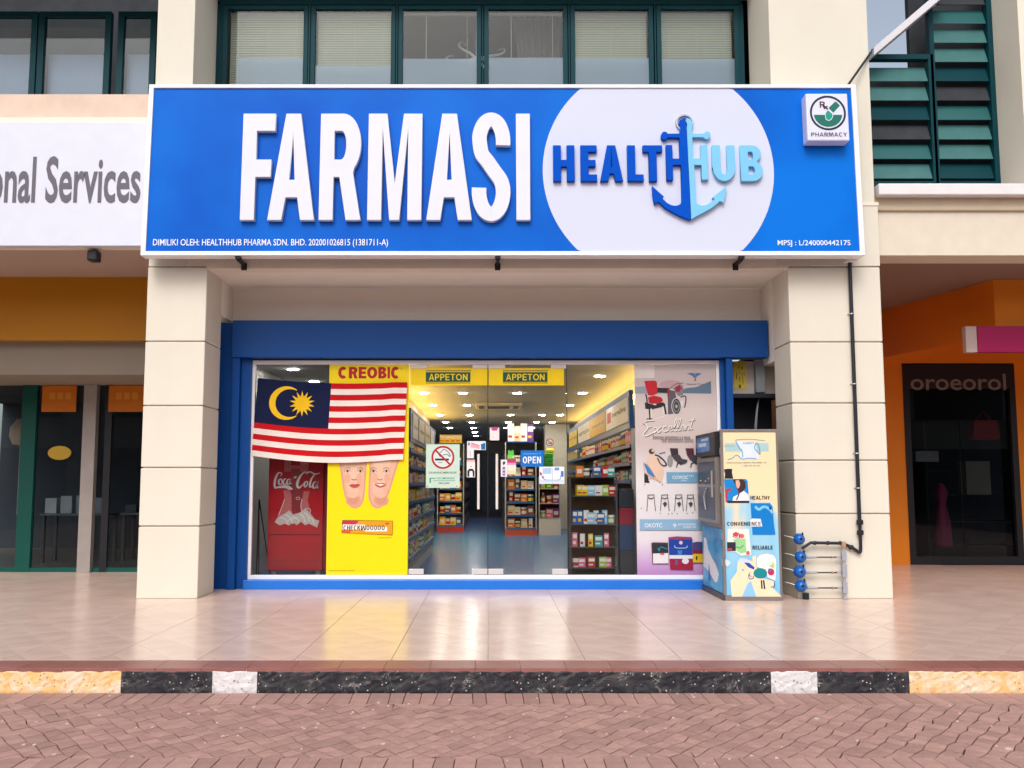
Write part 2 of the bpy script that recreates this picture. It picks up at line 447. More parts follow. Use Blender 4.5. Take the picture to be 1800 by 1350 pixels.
LETWHITE = pm('white_acrylic', rgb(236, 239, 250, .80), .4, var=.02, scale=2.2, spec=.2)
DBLUE = pm('logo_dark_blue', rgb(0, 88, 214, .75), .55, var=.03, spec=.05)
LBLUE = pm('logo_light_blue', rgb(128, 205, 248, .84), .35, var=.03, spec=.2)
ALU = pm('brushed_aluminium', rgb(196, 190, 186), .38, .75, var=.05, scale=14, stretch=(1, 1, .1))
STEEL = pm('grey_steel_frame', rgb(150, 142, 138), .42, .55, var=.06, scale=8)
DSTEEL = pm('dark_grey_frame', rgb(84, 82, 84), .45, .4, var=.05)
BLACKP = pm('black_plastic', rgb(36, 37, 44), .45, var=.08)
BLACKPIPE = pm('black_pipe', rgb(40, 42, 52), .42, var=.12, scale=12)
GREENFR = pm('green_window_frame', rgb(0, 66, 76, .7), .5, var=.06, scale=3, spec=.15)
GREENLT = pm('pale_green_louvre', rgb(70, 126, 126, .7), .5, var=.08)
GLASS = glass('clear_glass', (.96, .98, .98), 1.36)
WGLASS = glass('window_glass', (.86, .90, .90), 1.42)
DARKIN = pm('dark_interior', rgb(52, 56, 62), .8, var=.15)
YELLOW = pm('yellow_print', rgb(255, 226, 0, .86), .4, var=.015)
TILE = pm('polished_walkway_tile', rgb(232, 203, 187, .88), .22, var=.05, scale=2.2, rnd=.03, spec=.55, bump=.010, bscale=14, rvar=.05)
GROUT = pm('tile_grout', rgb(184, 158, 142), .8, var=.08)
NOSE = pm('nosing_tile', rgb(160, 108, 100, .82), .35, var=.08, rnd=.05, bump=.05)
PAVER = pm('red_paver', rgb(186, 147, 136, .80), .78, var=.09, scale=11, rnd=.14, bump=.6, bscale=55, spec=.2)
MORTAR = pm('paver_bed', rgb(52, 36, 32, .4), .95, var=.2, scale=40)

# ================================================================== GROUND
Y_EDGE = YG(1160)                 # front of the tiled walkway
Y_CURB = YG(1174)                 # front top of the kerb
ZR = Z(1218, Y_CURB)              # road level
ZT = 0.0
struct(box('ground', -150, 150, -150, 150, ZR - .3, ZR - .06, pm('ground_soil', rgb(120, 108, 98), .95, var=.1)))
road = struct(box('road', -60, 60, -40, Y_CURB - .002, ZR - .058, ZR - .012, MORTAR))
walk = struct(box('walkway', -14, 14, Y_EDGE, 6.5, ZR - .058, -.0065, GROUT))
struct(box('far_paving', -14, 14, -40.0, -6.62, ZR - .011, ZR - .002, PAVER))
def clip_x(poly, x0, x1):
    for lim, sg in ((x0, 1), (x1, -1)):
        out = []
        for i in range(len(poly)):
            p, q = poly[i - 1], poly[i]
            ip, iq = (p[0] - lim) * sg >= -1e-9, (q[0] - lim) * sg >= -1e-9
            if ip != iq:
                t = (lim - p[0]) / (q[0] - p[0]); out.append((lim, p[1] + t * (q[1] - p[1])))
            if iq: out.append(q)
        poly = out
        if len(poly) < 3: return []
    return poly
def clip_y(poly, y0, y1):
    r = clip_x([(b, a) for a, b in poly], y0, y1)
    return [(b, a) for a, b in r]
def area(p): return abs(sum(p[i - 1][0] * p[i][1] - p[i][0] * p[i - 1][1] for i in range(len(p)))) / 2
# diamond tiles between straight seams, every .66 m
SW, HD, HY = .664, .166, .222
tiles = []
for si in range(-10, 10):
    xs0 = (858 - CX) / F_PX * 6.6 + si * SW
    for k in range(-1, 5):
        for j in range(0, 60):
            cx, cy = xs0 + k * HD, Y_EDGE + j * HY
            if (k + j) % 2: continue
            p = [(cx - HD, cy), (cx, cy - HY), (cx + HD, cy), (cx, cy + HY)]
            p = clip_y(clip_x(p, xs0 + .0013, xs0 + SW - .0013), Y_EDGE + .001, 6.4)
            if len(p) >= 3 and area(p) > .004: tiles.append(p)
def visible(p, marg=0.1):
    cx, cy = sum(a for a, b in p) / len(p), sum(b for a, b in p) / len(p)
    d = cy - CAMY
    return -862 / 1700 * d - marg < cx < 938 / 1700 * d + marg
vis = sorted([p for p in tiles if visible(p)], key=lambda p: min(b for a, b in p))
rest = [p for p in tiles if not visible(p)]
lib = {}
for p in vis[:298]:
    q = inset_poly(p if sum(p[i - 1][0] * p[i][1] - p[i][0] * p[i - 1][1] for i in range(len(p))) > 0 else p[::-1], .0011)
    ox, oy = q[0]
    key = tuple((round(a - ox, 3), round(b - oy, 3)) for a, b in q)
    if key not in lib:
        o = MB().slab(q, -.006, 0, ch=.0006).build('tile', TILE, walk, origin=(ox, oy, 0)); lib[key] = o
    else: copy_of(lib[key], (ox, oy, 0), walk)
mb = MB()
for p in vis[298:] + rest: mb.slab(p, -.006, 0, inset=.0011)
tag(mb.build('tile', TILE, walk), kind='stuff')
# nosing tiles
yn0, yn1 = Y_CURB + .002, Y_EDGE - .003
nx = [-4.6 + i * .3 for i in range(32)]
nose0 = None
for x in nx:
    if nose0 is None: nose0 = box('nosing_tile', x, x + .297, yn0, yn1, -.03, -.002, NOSE, walk, .001)
    else: copy_of(nose0, (x + .1485, (yn0 + yn1) / 2, -.03), walk)
struct(box('walkway_edge', -14, -4.61, yn0, yn1, -.03, -.003, NOSE)); struct(box('walkway_edge', 5.01, 14, yn0, yn1, -.03, -.003, NOSE))
# painted kerb
def kerb_mat(name, base, fleck, lo, hi, sc, crack, rough=.45):
    m = bpy.data.materials.new(name); m.use_nodes = True
    n, l = m.node_tree.nodes, m.node_tree.links; p = n['Principled BSDF']; p.inputs['Roughness'].default_value = rough
    tc = n.new('ShaderNodeTexCoord')
    nz = n.new('ShaderNodeTexNoise'); nz.inputs['Scale'].default_value = sc; nz.inputs['Detail'].default_value = 10; nz.inputs['Roughness'].default_value = .7; nz.inputs['Distortion'].default_value = 1.6
    l.new(tc.outputs['Object'], nz.inputs['Vector'])
    vo = n.new('ShaderNodeTexVoronoi'); vo.feature = 'DISTANCE_TO_EDGE'; vo.inputs['Scale'].default_value = 13
    vw = n.new('ShaderNodeMix'); vw.data_type = 'VECTOR'; vw.inputs[0].default_value = .18
    l.new(tc.outputs['Object'], vw.inputs[4]); l.new(nz.outputs['Color'], vw.inputs[5]); l.new(vw.outputs[1], vo.inputs['Vector'])
    r1 = n.new('ShaderNodeMapRange'); r1.inputs[1].default_value = lo; r1.inputs[2].default_value = hi
    l.new(nz.outputs[0], r1.inputs[0])
    mx = n.new('ShaderNodeMix'); mx.data_type = 'RGBA'; mx.inputs[6].default_value = (*base, 1); mx.inputs[7].default_value = (*fleck, 1)
    l.new(r1.outputs[0], mx.inputs[0])
    r2 = n.new('ShaderNodeMapRange'); r2.inputs[1].default_value = .0; r2.inputs[2].default_value = .035; r2.inputs[3].default_value = .75; r2.inputs[4].default_value = 0
    l.new(vo.outputs['Distance'], r2.inputs[0])
    n2 = n.new('ShaderNodeTexNoise'); n2.inputs['Scale'].default_value = 9; l.new(tc.outputs['Object'], n2.inputs['Vector'])
    r3 = n.new('ShaderNodeMapRange'); r3.inputs[1].default_value = .53; r3.inputs[2].default_value = .66; l.new(n2.outputs[0], r3.inputs[0])
    mu = n.new('ShaderNodeMath'); mu.operation = 'MULTIPLY'; l.new(r2.outputs[0], mu.inputs[0]); l.new(r3.outputs[0], mu.inputs[1])
    m2 = n.new('ShaderNodeMix'); m2.data_type = 'RGBA'; m2.inputs[7].default_value = (*crack, 1)
    l.new(mu.outputs[0], m2.inputs[0]); l.new(mx.outputs[2], m2.inputs[6])
    # paint chips
    v2 = n.new('ShaderNodeTexVoronoi'); v2.inputs['Scale'].default_value = 42; l.new(tc.outputs['Object'], v2.inputs['Vector'])
    r4 = n.new('ShaderNodeMapRange'); r4.inputs[1].default_value = .17; r4.inputs[2].default_value = .23; r4.inputs[3].default_value = 1; r4.inputs[4].default_value = 0
    l.new(v2.outputs['Distance'], r4.inputs[0])
    sx = n.new('ShaderNodeSeparateColor'); l.new(v2.outputs['Color'], sx.inputs[0])
    g = n.new('ShaderNodeMath'); g.operation = 'GREATER_THAN'; g.inputs[1].default_value = .70; l.new(sx.outputs[0], g.inputs[0])
    m5 = n.new('ShaderNodeMath'); m5.operation = 'MULTIPLY'; l.new(r4.outputs[0], m5.inputs[0]); l.new(g.outputs[0], m5.inputs[1])
    m3 = n.new('ShaderNodeMix'); m3.data_type = 'RGBA'; l.new(m5.outputs[0], m3.inputs[0]); l.new(m2.outputs[2], m3.inputs[6]); m3.inputs[7].default_value = (*crack, 1)
    l.new(m3.outputs[2], p.inputs['Base Color'])
    bu = n.new('ShaderNodeBump'); bu.inputs['Strength'].default_value = .9; bu.inputs['Distance'].default_value = .012
    l.new(nz.outputs[0], bu.inputs['Height']); l.new(bu.outputs[0], p.inputs['Normal'])
    MATS[name] = m; return m
K_BLACK = kerb_mat('kerb_black_paint', rgb(38, 40, 48, .8), rgb(88, 86, 88), .48, .78, 5, rgb(206, 200, 196))
K_WHITE = kerb_mat('kerb_white_paint', rgb(240, 238, 240, .85), rgb(178, 174, 176), .5, .66, 7, rgb(70, 68, 72))
K_YEL = kerb_mat('kerb_yellow_paint', rgb(250, 204, 136, .88), rgb(250, 228, 202, .88), .44, .58, 4, rgb(150, 104, 62))
kerb = struct(box('kerb', -14, 14, Y_CURB + .03, Y_EDGE - .002, ZR - .05, -.034, pm('kerb_core', rgb(120, 112, 108), .9)))
def kerb_stone(x0, x1, m):
    nxs = max(2, int((x1 - x0) / .035)); nz_ = 7; vs = []; fs = []
    h = -.004 - ZR + .01
    for j in range(nz_ + 1):
        for i in range(nxs + 1):
            x = x0 + (x1 - x0) * i / nxs; z = ZR - .01 + h * j / nz_
            r = .006 * (random.random() - .5) if 0 < j < nz_ else .002
            vs.append((x + (random.random() - .5) * .006 * (0 < i < nxs), Y_CURB + r + (.012 if j == nz_ else 0), z + (random.random() - .5) * .004 * (j > 0)))
    b = len(vs)
    for i in range(nxs + 1): vs.append((x0 + (x1 - x0) * i / nxs, Y_CURB + .029, -.004))
    for j in range(nz_):
        for i in range(nxs): a = j * (nxs + 1) + i; fs.append((a, a + 1, a + nxs + 2, a + nxs + 1))
    for i in range(nxs): a = nz_ * (nxs + 1) + i; fs.append((a, a + 1, b + i + 1, b + i))
    mb = MB(); mb.add(vs, fs); return mb.build('kerb_stone', m, kerb)
for a, b, m in ((-480, -160, K_BLACK), (-160, 213, K_YEL), (213, 373, K_BLACK), (373, 452, K_WHITE), (452, 1355, K_BLACK), (1355, 1437, K_WHITE), (1437, 1598, K_BLACK), (1598, 1960, K_YEL), (1960, 2200, K_BLACK)):
    kerb_stone(X(a, 1196, Y_CURB) + .0012, X(b, 1196, Y_CURB) - .0012, m)
# pavers
A_, B_ = .060, .078
Y_P1, Y_P0 = Y_CURB - .02 - (Y_CURB - YG(1236, ZR)), YG(1332, ZR)
rr = random.Random(3)
jit = {}
def node(i, j):
    if (i, j) not in jit: jit[(i, j)] = (i * A_ + rr.uniform(-.012, .012), Y_P0 + j * B_ + rr.uniform(-.015, .015))
    return jit[(i, j)]
cells = {}
for i in range(-70, 71):
    for j in range(-1, int((Y_P1 - Y_P0) / B_) + 3):
        if (i + j) % 2 == 0: cells[(i, j)] = [node(i - 1, j), node(i, j - 1), node(i + 1, j), node(i, j + 1)]
used = set(); pav = []
for (i, j), p in cells.items():
    if (i, j) in used: continue
    used.add((i, j))
    nb = (i + 1, j + 1) if rr.random() < .5 else (i - 1, j + 1)
    if rr.random() < .13 and nb in cells and nb not in used:
        used.add(nb)
        if nb[0] > i: poly = [node(i - 1, j), node(i, j - 1), node(i + 1, j), node(i + 2, j + 1), node(i + 1, j + 2), node(i, j + 1)]
        else: poly = [node(i - 1, j), node(i, j - 1), node(i + 1, j), node(i, j + 1), node(i - 1, j + 2), node(i - 2, j + 1)]
    else: poly = p
    poly = clip_y(poly, Y_P0, Y_P1)
    if len(poly) >= 3 and area(poly) > .0012:
        cy_ = sum(b for a, b in poly) / len(poly); pav.append([(a, cy_ + (b - cy_) * .925) for a, b in poly])
for row in range(7):                 # soldier rows against the kerb and in front
    y1, y0 = (Y_CURB - .008, Y_P1 + .001) if row == 0 else (Y_P0 - (row - 1) * .2, Y_P0 - (row - 1) * .2 - .199)
    x = -4.2; js = []
    while x < 4.4: js.append((x, x + rr.uniform(-.012, .016))); x += rr.uniform(.085, .13)
    for (a, b), (c, d) in zip(js, js[1:]): pav.append([(b, y0), (d, y0), (c, y1), (a, y1)])
def inview(p):
    cy = sum(b for a, b in p) / len(p); return visible(p, .02) and cy > YG(1346, ZR)
pv = sorted([p for p in pav if inview(p)], key=lambda p: -area(p) / (sum(b for a, b in p) / len(p) - CAMY) ** 3)
pr = [p for p in pav if not inview(p)]
for p in pv[:298]:
    dz = rr.uniform(-.0015, .0015)
    MB().slab(p, ZR - .012, ZR + dz, inset=.0023, ch=.002).build('paver', PAVER, road)
mb = MB()
for p in pv[298:] + pr: mb.slab(p, ZR - .012, ZR + rr.uniform(-.0015, .0015), inset=.0023, ch=.002)
tag(mb.build('paver', PAVER, road), kind='stuff')
# mortar crumbs and grit lying on the pavers
mb = MB()
for _ in range(90):
    x_, y_ = rr.uniform(-3, 3.2), rr.uniform(YG(1345, ZR), Y_CURB - .02); s_ = rr.uniform(.003, .009)
    a = rr.uniform(0, PI); dx, dy = math.cos(a) * s_ * rr.uniform(1, 2.2), math.sin(a) * s_
    mb.slab([(x_ - dx, y_ - dy), (x_ + dy, y_ - dx), (x_ + dx, y_ + dy), (x_ - dy, y_ + dx)], ZR, ZR + .003 + s_ * .3)
tag(mb.build('grit', pm('pale_grit', rgb(226, 206, 198), .9)), 'pale mortar crumbs scattered over the red pavers', 'grit', kind='stuff')

# ================================================================== PHARMACY BUILDING
YH, YB, YGL, YW = .80, .86, .98, 1.12
bld = thing('pharmacy_building', 'cream two storey shophouse with grooved pillars around the blue pharmacy front', 'building', (0, .9, 0))
xl0, xl1 = X(250, 750, 0), X(355.5, 760, 0)
xr0, xr1 = X(1394, 760, 0), X(1558, 750, 0)
z_sof = Z(472, 0)
ztop = Z(-260, 0)
def pillar(x0, x1, grooves):
    core = box('pillar', x0 + .02, x1 - .02, .02, .58, 0, z_sof + .02, pm('pillar_groove', rgb(200, 188, 168), .8), bld)
    zs = [0] + [Z(g, 0) for g in grooves] + [z_sof + .02]
    for a, b in zip(zs, zs[1:]):
        box('block', x0, x1, 0, .60, a + (.006 if a else 0), b - .006, CREAM, core, .009)
pillar(xl0, xl1, [925, 822, 713, 600])
pillar(xr0, xr1, [903, 809, 708.5, 601])
ul0, ul1 = xl0 + .004, X(341, 75, 0)
ur0, ur1 = X(1353, 75, 0), X(1528, 75, 0)
zl = z_sof + .024
box('upper_pillar', ul0, ul1, .004, .85, zl, ztop, CREAM, bld, .006)
box('upper_pillar', ur0, ur1 - .01, .004, .85, zl, ztop, CREAM, bld, .006)
# ledge caps seen at the right edge beside the sign
box('ledge', xr0 + .3, xr1 + .012, -.012, .6, Z(362, 0), Z(356, 0), CREAM2, bld, .003)
box('pillar_cap', xr0 + .25, xr1 + .004, -.004, .6, zl + .004, Z(359, 0) - .02, CREAM, bld, .004)
# beam, soffit, back wall
box('beam', xl1 - .012, xr0 + .012, .006, .20, z_sof, Z(300, 0), CREAM2, bld)
box('beam_end', ul1 + .001, xl1 - .013, .008, .20, z_sof + .024, Z(300, 0), CREAM2, bld)
box('beam_end', xr0 + .013, ur0 - .001, .008, .20, z_sof + .024, Z(300, 0), CREAM2, bld) if ur0 > xr0 + .014 else None
box('soffit', xl0, xr1 - .05, .202, YW, z_sof + .004, z_sof + .12, SOFFIT, bld)
box('back_wall', xl1 - .30, xr1 - .05, YW, YW + .12, Z(566, YW) - .15, z_sof + .003, SOFFIT, bld)
box('recess_wall', xl1 - .3, xl1 - .012, .604, YW - .002, Z(560, .9), z_sof + .002, SOFFIT, bld)
box('recess_wall', xr0 + .012, xr0 + .3, .604, YW - .002, Z(640, .9), z_sof + .002, SOFFIT, bld)
# sill, spandrel and head around upper windows
zwt, zwb = Z(-2, YH), Z(230, YH)
box('spandrel', ul1 - .1, ur0 + .1, .21, .95, Z(300, 0) - .3, zwb, CREAM2, bld)
box('window_head', ul1 - .05, ur0 + .05, .5, 1.0, Z(-14, YH), ztop, CREAM, bld)
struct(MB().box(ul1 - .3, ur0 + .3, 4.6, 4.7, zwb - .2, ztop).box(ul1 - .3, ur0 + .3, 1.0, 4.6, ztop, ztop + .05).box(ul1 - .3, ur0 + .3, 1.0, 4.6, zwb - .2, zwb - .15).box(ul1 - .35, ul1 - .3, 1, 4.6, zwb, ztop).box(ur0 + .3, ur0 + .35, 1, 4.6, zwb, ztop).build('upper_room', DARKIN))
yw = .84
BLIND = pm('blind_slat', rgb(228, 224, 204, .9), .6, var=.04, scale=2)
REFL_BAND = bpy.data.materials.new('painted_sky_reflection'); REFL_BAND.use_nodes = True  # pale see-through colour painted in place of a bright sky reflection
_n, _l = REFL_BAND.node_tree.nodes, REFL_BAND.node_tree.links; _n.clear()
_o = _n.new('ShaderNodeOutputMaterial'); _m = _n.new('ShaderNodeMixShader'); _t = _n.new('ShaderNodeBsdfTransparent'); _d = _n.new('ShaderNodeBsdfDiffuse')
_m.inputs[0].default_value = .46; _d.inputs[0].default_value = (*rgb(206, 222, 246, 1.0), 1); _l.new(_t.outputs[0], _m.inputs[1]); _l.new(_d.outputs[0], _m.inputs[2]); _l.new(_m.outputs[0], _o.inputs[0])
for wi, (a, b) in enumerate([(399, 533), (554, 687), (708, 838), (859, 990), (1011, 1141), (1163, 1292)]):
    x0, x1 = X(a, 80, yw), X(b, 80, yw)
    z1, z0 = Z(16, yw), zwb + .06
    fr = .055
    wd = MB().box(x0 - fr, x0, yw, yw + .07, z0 - .05, z1 + .05).box(x1, x1 + fr, yw, yw + .07, z0 - .05, z1 + .05) \
        .box(x0, x1, yw, yw + .07, z1, z1 + .05).box(x0, x1, yw, yw + .07, z0 - .05, z0).build('window', GREENFR, bld, .004)
    box('pane', x0, x1, yw + .03, yw + .036, z0, z1, WGLASS, wd)
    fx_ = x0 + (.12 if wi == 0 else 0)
    box('reflection_sheet', fx_, x1, yw + .0365, yw + .0375, z0, Z((99, 113, 101, 99, 100, 101)[wi], yw), REFL_BAND, wd)  # added sheet imitating the bright reflection across the lower pane
    if wi in (0, 1, 4, 5):
        mb = MB(); n_ = int((z1 - z0) / .03)
        mb.box(x0 + .01, x1 - .01, yw + .10, yw + .13, z1 - .03, z1)
        for k in range(n_):
            z = z1 - .04 - k * .03; s_ = .0165
            mb.add([(x0 + .012, yw + .105, z - s_), (x1 - .012, yw + .105, z - s_), (x1 - .012, yw + .119, z + s_), (x0 + .012, yw + .119, z + s_)], [(0, 1, 2, 3)])
        for q in (.12, .5, .88): mb.box(x0 + (x1 - x0) * q, x0 + (x1 - x0) * q + .006, yw + .100, yw + .104, z0, z1 - .03)
        mb.build('blind', BLIND, wd)
    else:
        MB().box(x0, x1, yw + .10, yw + .13, z1 - .025, z1).box(x0 + .27, x0 + .276, yw + .11, yw + .115, z0, z1).box(x1 - .12, x1 - .116, yw + .11, yw + .115, z0, z1).build('blind_rail', BLIND, wd)
mb = MB()
mb.box(X(383, 80, yw), X(1306, 80, yw), yw + .012, yw + .06, Z(14, yw) + .05, Z(-18, yw))
for a, b in ((383, 388.5), (543.6, 543.7), (1303, 1306)): mb.box(X(a, 80, yw) - .03, X(b, 80, yw) + .02, yw + .02, yw + .065, zwb, Z(14, yw) + .06)
mb.build('window_frame', GREENFR, bld, .003)
for q, (a, b) in enumerate([(533, 554), (687, 708), (838, 859), (990, 1011), (1141, 1163)]):
    c = (X(a, 80, yw) + X(b, 80, yw)) / 2
    box('mullion', c - .008, c + .008, yw - .006, yw + .05, zwb, Z(14, yw) + .05, GREENFR, bld)
# curtain behind fourth pane + chandelier
cur = MB(); c0, c1 = X(925, 80, 1.2), X(985, 80, 1.2); n_ = 40
vs = []; fs = []
for i in range(n_ + 1):
    for zz in (zwb, Z(14, 1.0)):
        sp_ = (zz - zwb) / 1.2
        vs.append((c0 + (c1 - c0) * i / n_ - .12 * sp_ * (1 - i / n_), 1.22 + .022 * math.sin(i * 1.1), zz))
for i in range(n_): fs.append((2 * i, 2 * i + 2, 2 * i + 3, 2 * i + 1))
tag(cur.add(vs, fs).build('curtain', pm('grey_curtain', rgb(128, 118, 116), .85), None, smooth=True), 'grey gathered curtain behind the fourth upper window', 'curtain')
ch = thing('chandelier', 'white curly armed chandelier seen through the middle upper windows', 'chandelier', (X(838, 105, 1.3), 1.3, Z(110, 1.3)))
CHM = pm('white_lacquer', rgb(245, 245, 250), .25)
def cz(px, py, dy=0): return (X(px, py, 1.3), 1.3 + dy, Z(py, 1.3))
for pts in ([(838, 112), (828, 98), (812, 86), (806, 76), (812, 68), (818, 70)], [(838, 108), (820, 110), (800, 108), (786, 102), (786, 94), (796, 89)],
            [(838, 112), (824, 118), (812, 123), (800, 128), (794, 124), (795, 120)], [(838, 106), (834, 116), (830, 128), (826, 139)],
            [(838, 110), (860, 102), (878, 96), (887, 88), (886, 80), (876, 78)], [(838, 108), (862, 112), (882, 118), (892, 112), (890, 104)], [(838, 112), (852, 122), (862, 132), (868, 133)]):
    P3 = crom([cz(a, b, (i - 2) * .05) for i, (a, b) in enumerate(pts)], 5)
    MB().tube(P3, [.016 * (1 - .75 * i / (len(P3) - 1)) + .004 for i in range(len(P3))], 8).build('arm', CHM, ch, smooth=True)
MB().tube([cz(838, 60), cz(838, 112)], .012, 8).lathe([(.001, -.05), (.04, -.03), (.05, 0), (.04, .03), (.001, .05)], cz(838, 110), seg=12).build('stem', CHM, ch, smooth=True)
MB().tube([(cz(838, 60)[0], 1.3, Z(60, 1.3)), (cz(838, 60)[0], 1.3, ztop)], .006, 6).build('cord', CHM, ch)

# ---------------------------------------------------------------- shopfront
sf = thing('glass_shopfront', 'blue clad shopfront with white framed glazing and double glass doors', 'shopfront', (0, .9, 0))
gz1, gz0 = Z(641, YGL), Z(1010.5, YGL)
gx0, gx1 = X(446, 820, YGL), X(1258, 660, YGL)
hx0, hx1 = X(408, 600, YH), xr0 - .004
hz0, hz1 = Z(628, YH), Z(563, YH)
box('header', hx0, hx1, YH, YGL + .06, hz0, hz1, BLUE_SHADED, sf, .004)
box('head_strip', gx0 - .06, gx1 + .05, YGL - .02, YGL + .05, Z(634, YGL) + .002, hz0 - .001, pm('dark_blue_recess', rgb(20, 40, 78), .5), sf)
zfb, zft = Z(1018, YGL), Z(634, YGL)
mb = MB()
fw = .036
mb.box(gx0 - fw, gx0, YGL - .03, YGL + .03, zfb, zft).box(gx1, gx1 + fw, YGL - .03, YGL + .03, zfb, zft)
mb.box(gx0, gx1, YGL - .03, YGL + .03, gz1, zft).box(gx0, gx1, YGL - .03, YGL + .03, zfb, gz0)
mb.build('frame', WHITEFR, sf, .003)
box('base', X(427, 1027, YB), X(1262, 1027, YB), YB, YGL + .10, 0.001, zfb - .001, pm('blue_base_sunlit', rgb(28, 118, 222, .85), .35, var=.04, scale=1.5, coat=.2), sf, .003)  # cladding paint again, sunlit tone put into its colour
cx0 = xl1 - .10
box('side_column', cx0, X(405, 820, YB), YB + .05, YGL + .15, 0.001, hz1 - .01, BLUE_SHADED, sf, .003)
box('side_column', X(405, 820, YB) + .001, X(418, 820, YB), YB - .03, YGL + .05, 0.001, hz0 - .001, BLUE_SHADED, sf, .004)
box('side_column', X(418, 820, YB) + .001, gx0 - fw - .001, YB + .045, YGL + .04, 0.002, hz0 - .002, BLUE_SHADED, sf, .003)
bx0, bx1 = gx1 + fw + .001, X(1287, 660, YB)
box('side_column', bx0, bx0 + .05, YB + .05, YGL + .04, 0.002, hz0 - .002, BLUE_SHADED, sf, .003)
box('side_column', bx0 + .051, bx1, YB - .03, YGL + .05, 0.001, hz0 - .001, BLUE_SHADED, sf, .004)
def xg(px): return X(px, 820, YGL)
for a, b in ((446, 575.4), (576.2, 718.6), (997.5, 1258)):
    box('pane', xg(a) if a > 446 else gx0 + .001, xg(b) if b < 1258 else gx1 - .001, YGL - .005, YGL + .005, gz0, gz1, GLASS, sf)
box('joint', xg(575.4), xg(576.2), YGL - .004, YGL + .004, gz0, gz1, BLACKP, sf)
PATCH = pm('satin_patch_fitting', rgb(232, 226, 222), .3, .25, var=.04)
for i, (a, b, hx) in enumerate(((720, 857, 841), (858.4, 996.5, 873.5))):
    d = box('door', xg(a), xg(b), YGL - .006, YGL + .006, gz0 + .012, gz1 - .004, GLASS, sf)
    for (pa, pb) in ((a, a + 26), (b - 27, b)):
        box('patch_fitting', xg(pa), xg(pb), YGL - .018, YGL + .018, gz0 + .008, gz0 + .068, PATCH, d, .002)
        wd_ = (pa, pb) if (pa == a) == (i == 1) else (pa, pb)
        box('patch_fitting', xg(pa), xg(pb + (0 if pa != a else 4)), YGL - .018, YGL + .018, gz1 - .045, gz1 - .003, PATCH, d, .002)
    hxw, ht, hb = X(hx, 845, YGL - .07), Z(798, YGL - .07), Z(895, YGL - .07)
    MB().tube([(hxw, YGL - .07, hb), (hxw, YGL - .07, ht)], .015, 14).tube([(hxw, YGL - .07, ht - .08), (hxw, YGL - .006, ht - .08)], .009, 8) \
        .tube([(hxw, YGL - .07, hb + .08), (hxw, YGL - .006, hb + .08)], .009, 8).build('handle', pm('white_handle', rgb(240, 232, 226), .3), d, smooth=True)
    box('gasket', xg(b) if i == 0 else xg(b), xg(b) + .008, YGL - .005, YGL + .005, gz0 + .002, gz1, BLACKP, sf)

# electrical niche at right of the shopfront
nx0, nx1 = bx1 + .002, xr0 + .2
nic = thing('meter_niche', 'beige meter niche with dark cabinet opening between blue column and right pillar', 'cabinet', ((nx0 + nx1) / 2, 1.2, 0))
box('back_panel', nx0, nx1, 1.16, 1.2, Z(695, 1.16), hz0 - .003, pm('beige_panel', rgb(200, 190, 178), .6, var=.05), nic)
MB().box(nx0, nx0 + .03, 1.0, 1.5, 0, Z(695, 1.16)).box(nx0 + .03, nx1, 1.45, 1.5, 0, Z(695, 1.16)).box(nx0 + .03, nx1, 1.0, 1.45, Z(699, 1.0), Z(695, 1.0) + .02).build('cabinet_shell', pm('dark_slate_metal', rgb(40, 46, 58), .5, .3), nic)
p_ = Print(1.157, 660)
ye = thing('notice_board', 'yellow instruction plate screwed inside the niche above the dark cabinet', 'sign', (X(1307, 660, 1.157), 1.157, Z(683, 1.157)))
box('plate', X(1290, 660, 1.155), X(1312, 660, 1.155), 1.153, 1.158, Z(683, 1.155), Z(635, 1.155), cm(226, 200, 70), ye, .001)
p_ = Print(1.152, 660)
for (a, b, c, d) in ((1299, 642, 1300.3, 648), (1304, 644, 1306, 650), (1300, 654, 1301, 658), (1305, 656, 1306, 676), (1308, 656, 1309, 660), (1294, 655, 1295.4, 667), (1298, 676, 1302, 682), (1299.5, 662, 1300.6, 672)):
    p_.rect(a, b, c, d, (90, 86, 50))
p_.build('print', ye)
jb = box('junction_box', X(1328, 660, 1.08), X(1344, 660, 1.08), 1.06, 1.155, Z(690, 1.1), Z(634, 1.1), pm('grey_box', rgb(140, 146, 152), .5), None, .004)
tag(jb, 'grey electrical box at the top of the niche beside the pillar', 'electrical box')
mb = MB()
for (q, r) in (((1334, 700, 1324, 760), .006), ((1333, 705, 1320, 770), .009)):
    a, b, c, d = q; mb.tube(crom([(X(a, b, 1.1), 1.1, Z(b, 1.1)), (X((a + c) / 2 - 2, 0, 1.05) * 0 + X((a + c) / 2 + 2, (b + d) / 2, 1.05), 1.05, Z((b + d) / 2, 1.05)), (X(c, d, 1.0), 1.0, Z(d, 1.0) - .4)], 6), r, 8)
tag(mb.build('cable', pm('grey_cable', rgb(120, 126, 134), .5), smooth=True), 'pair of grey cables running down in front of the dark cabinet', 'cable')

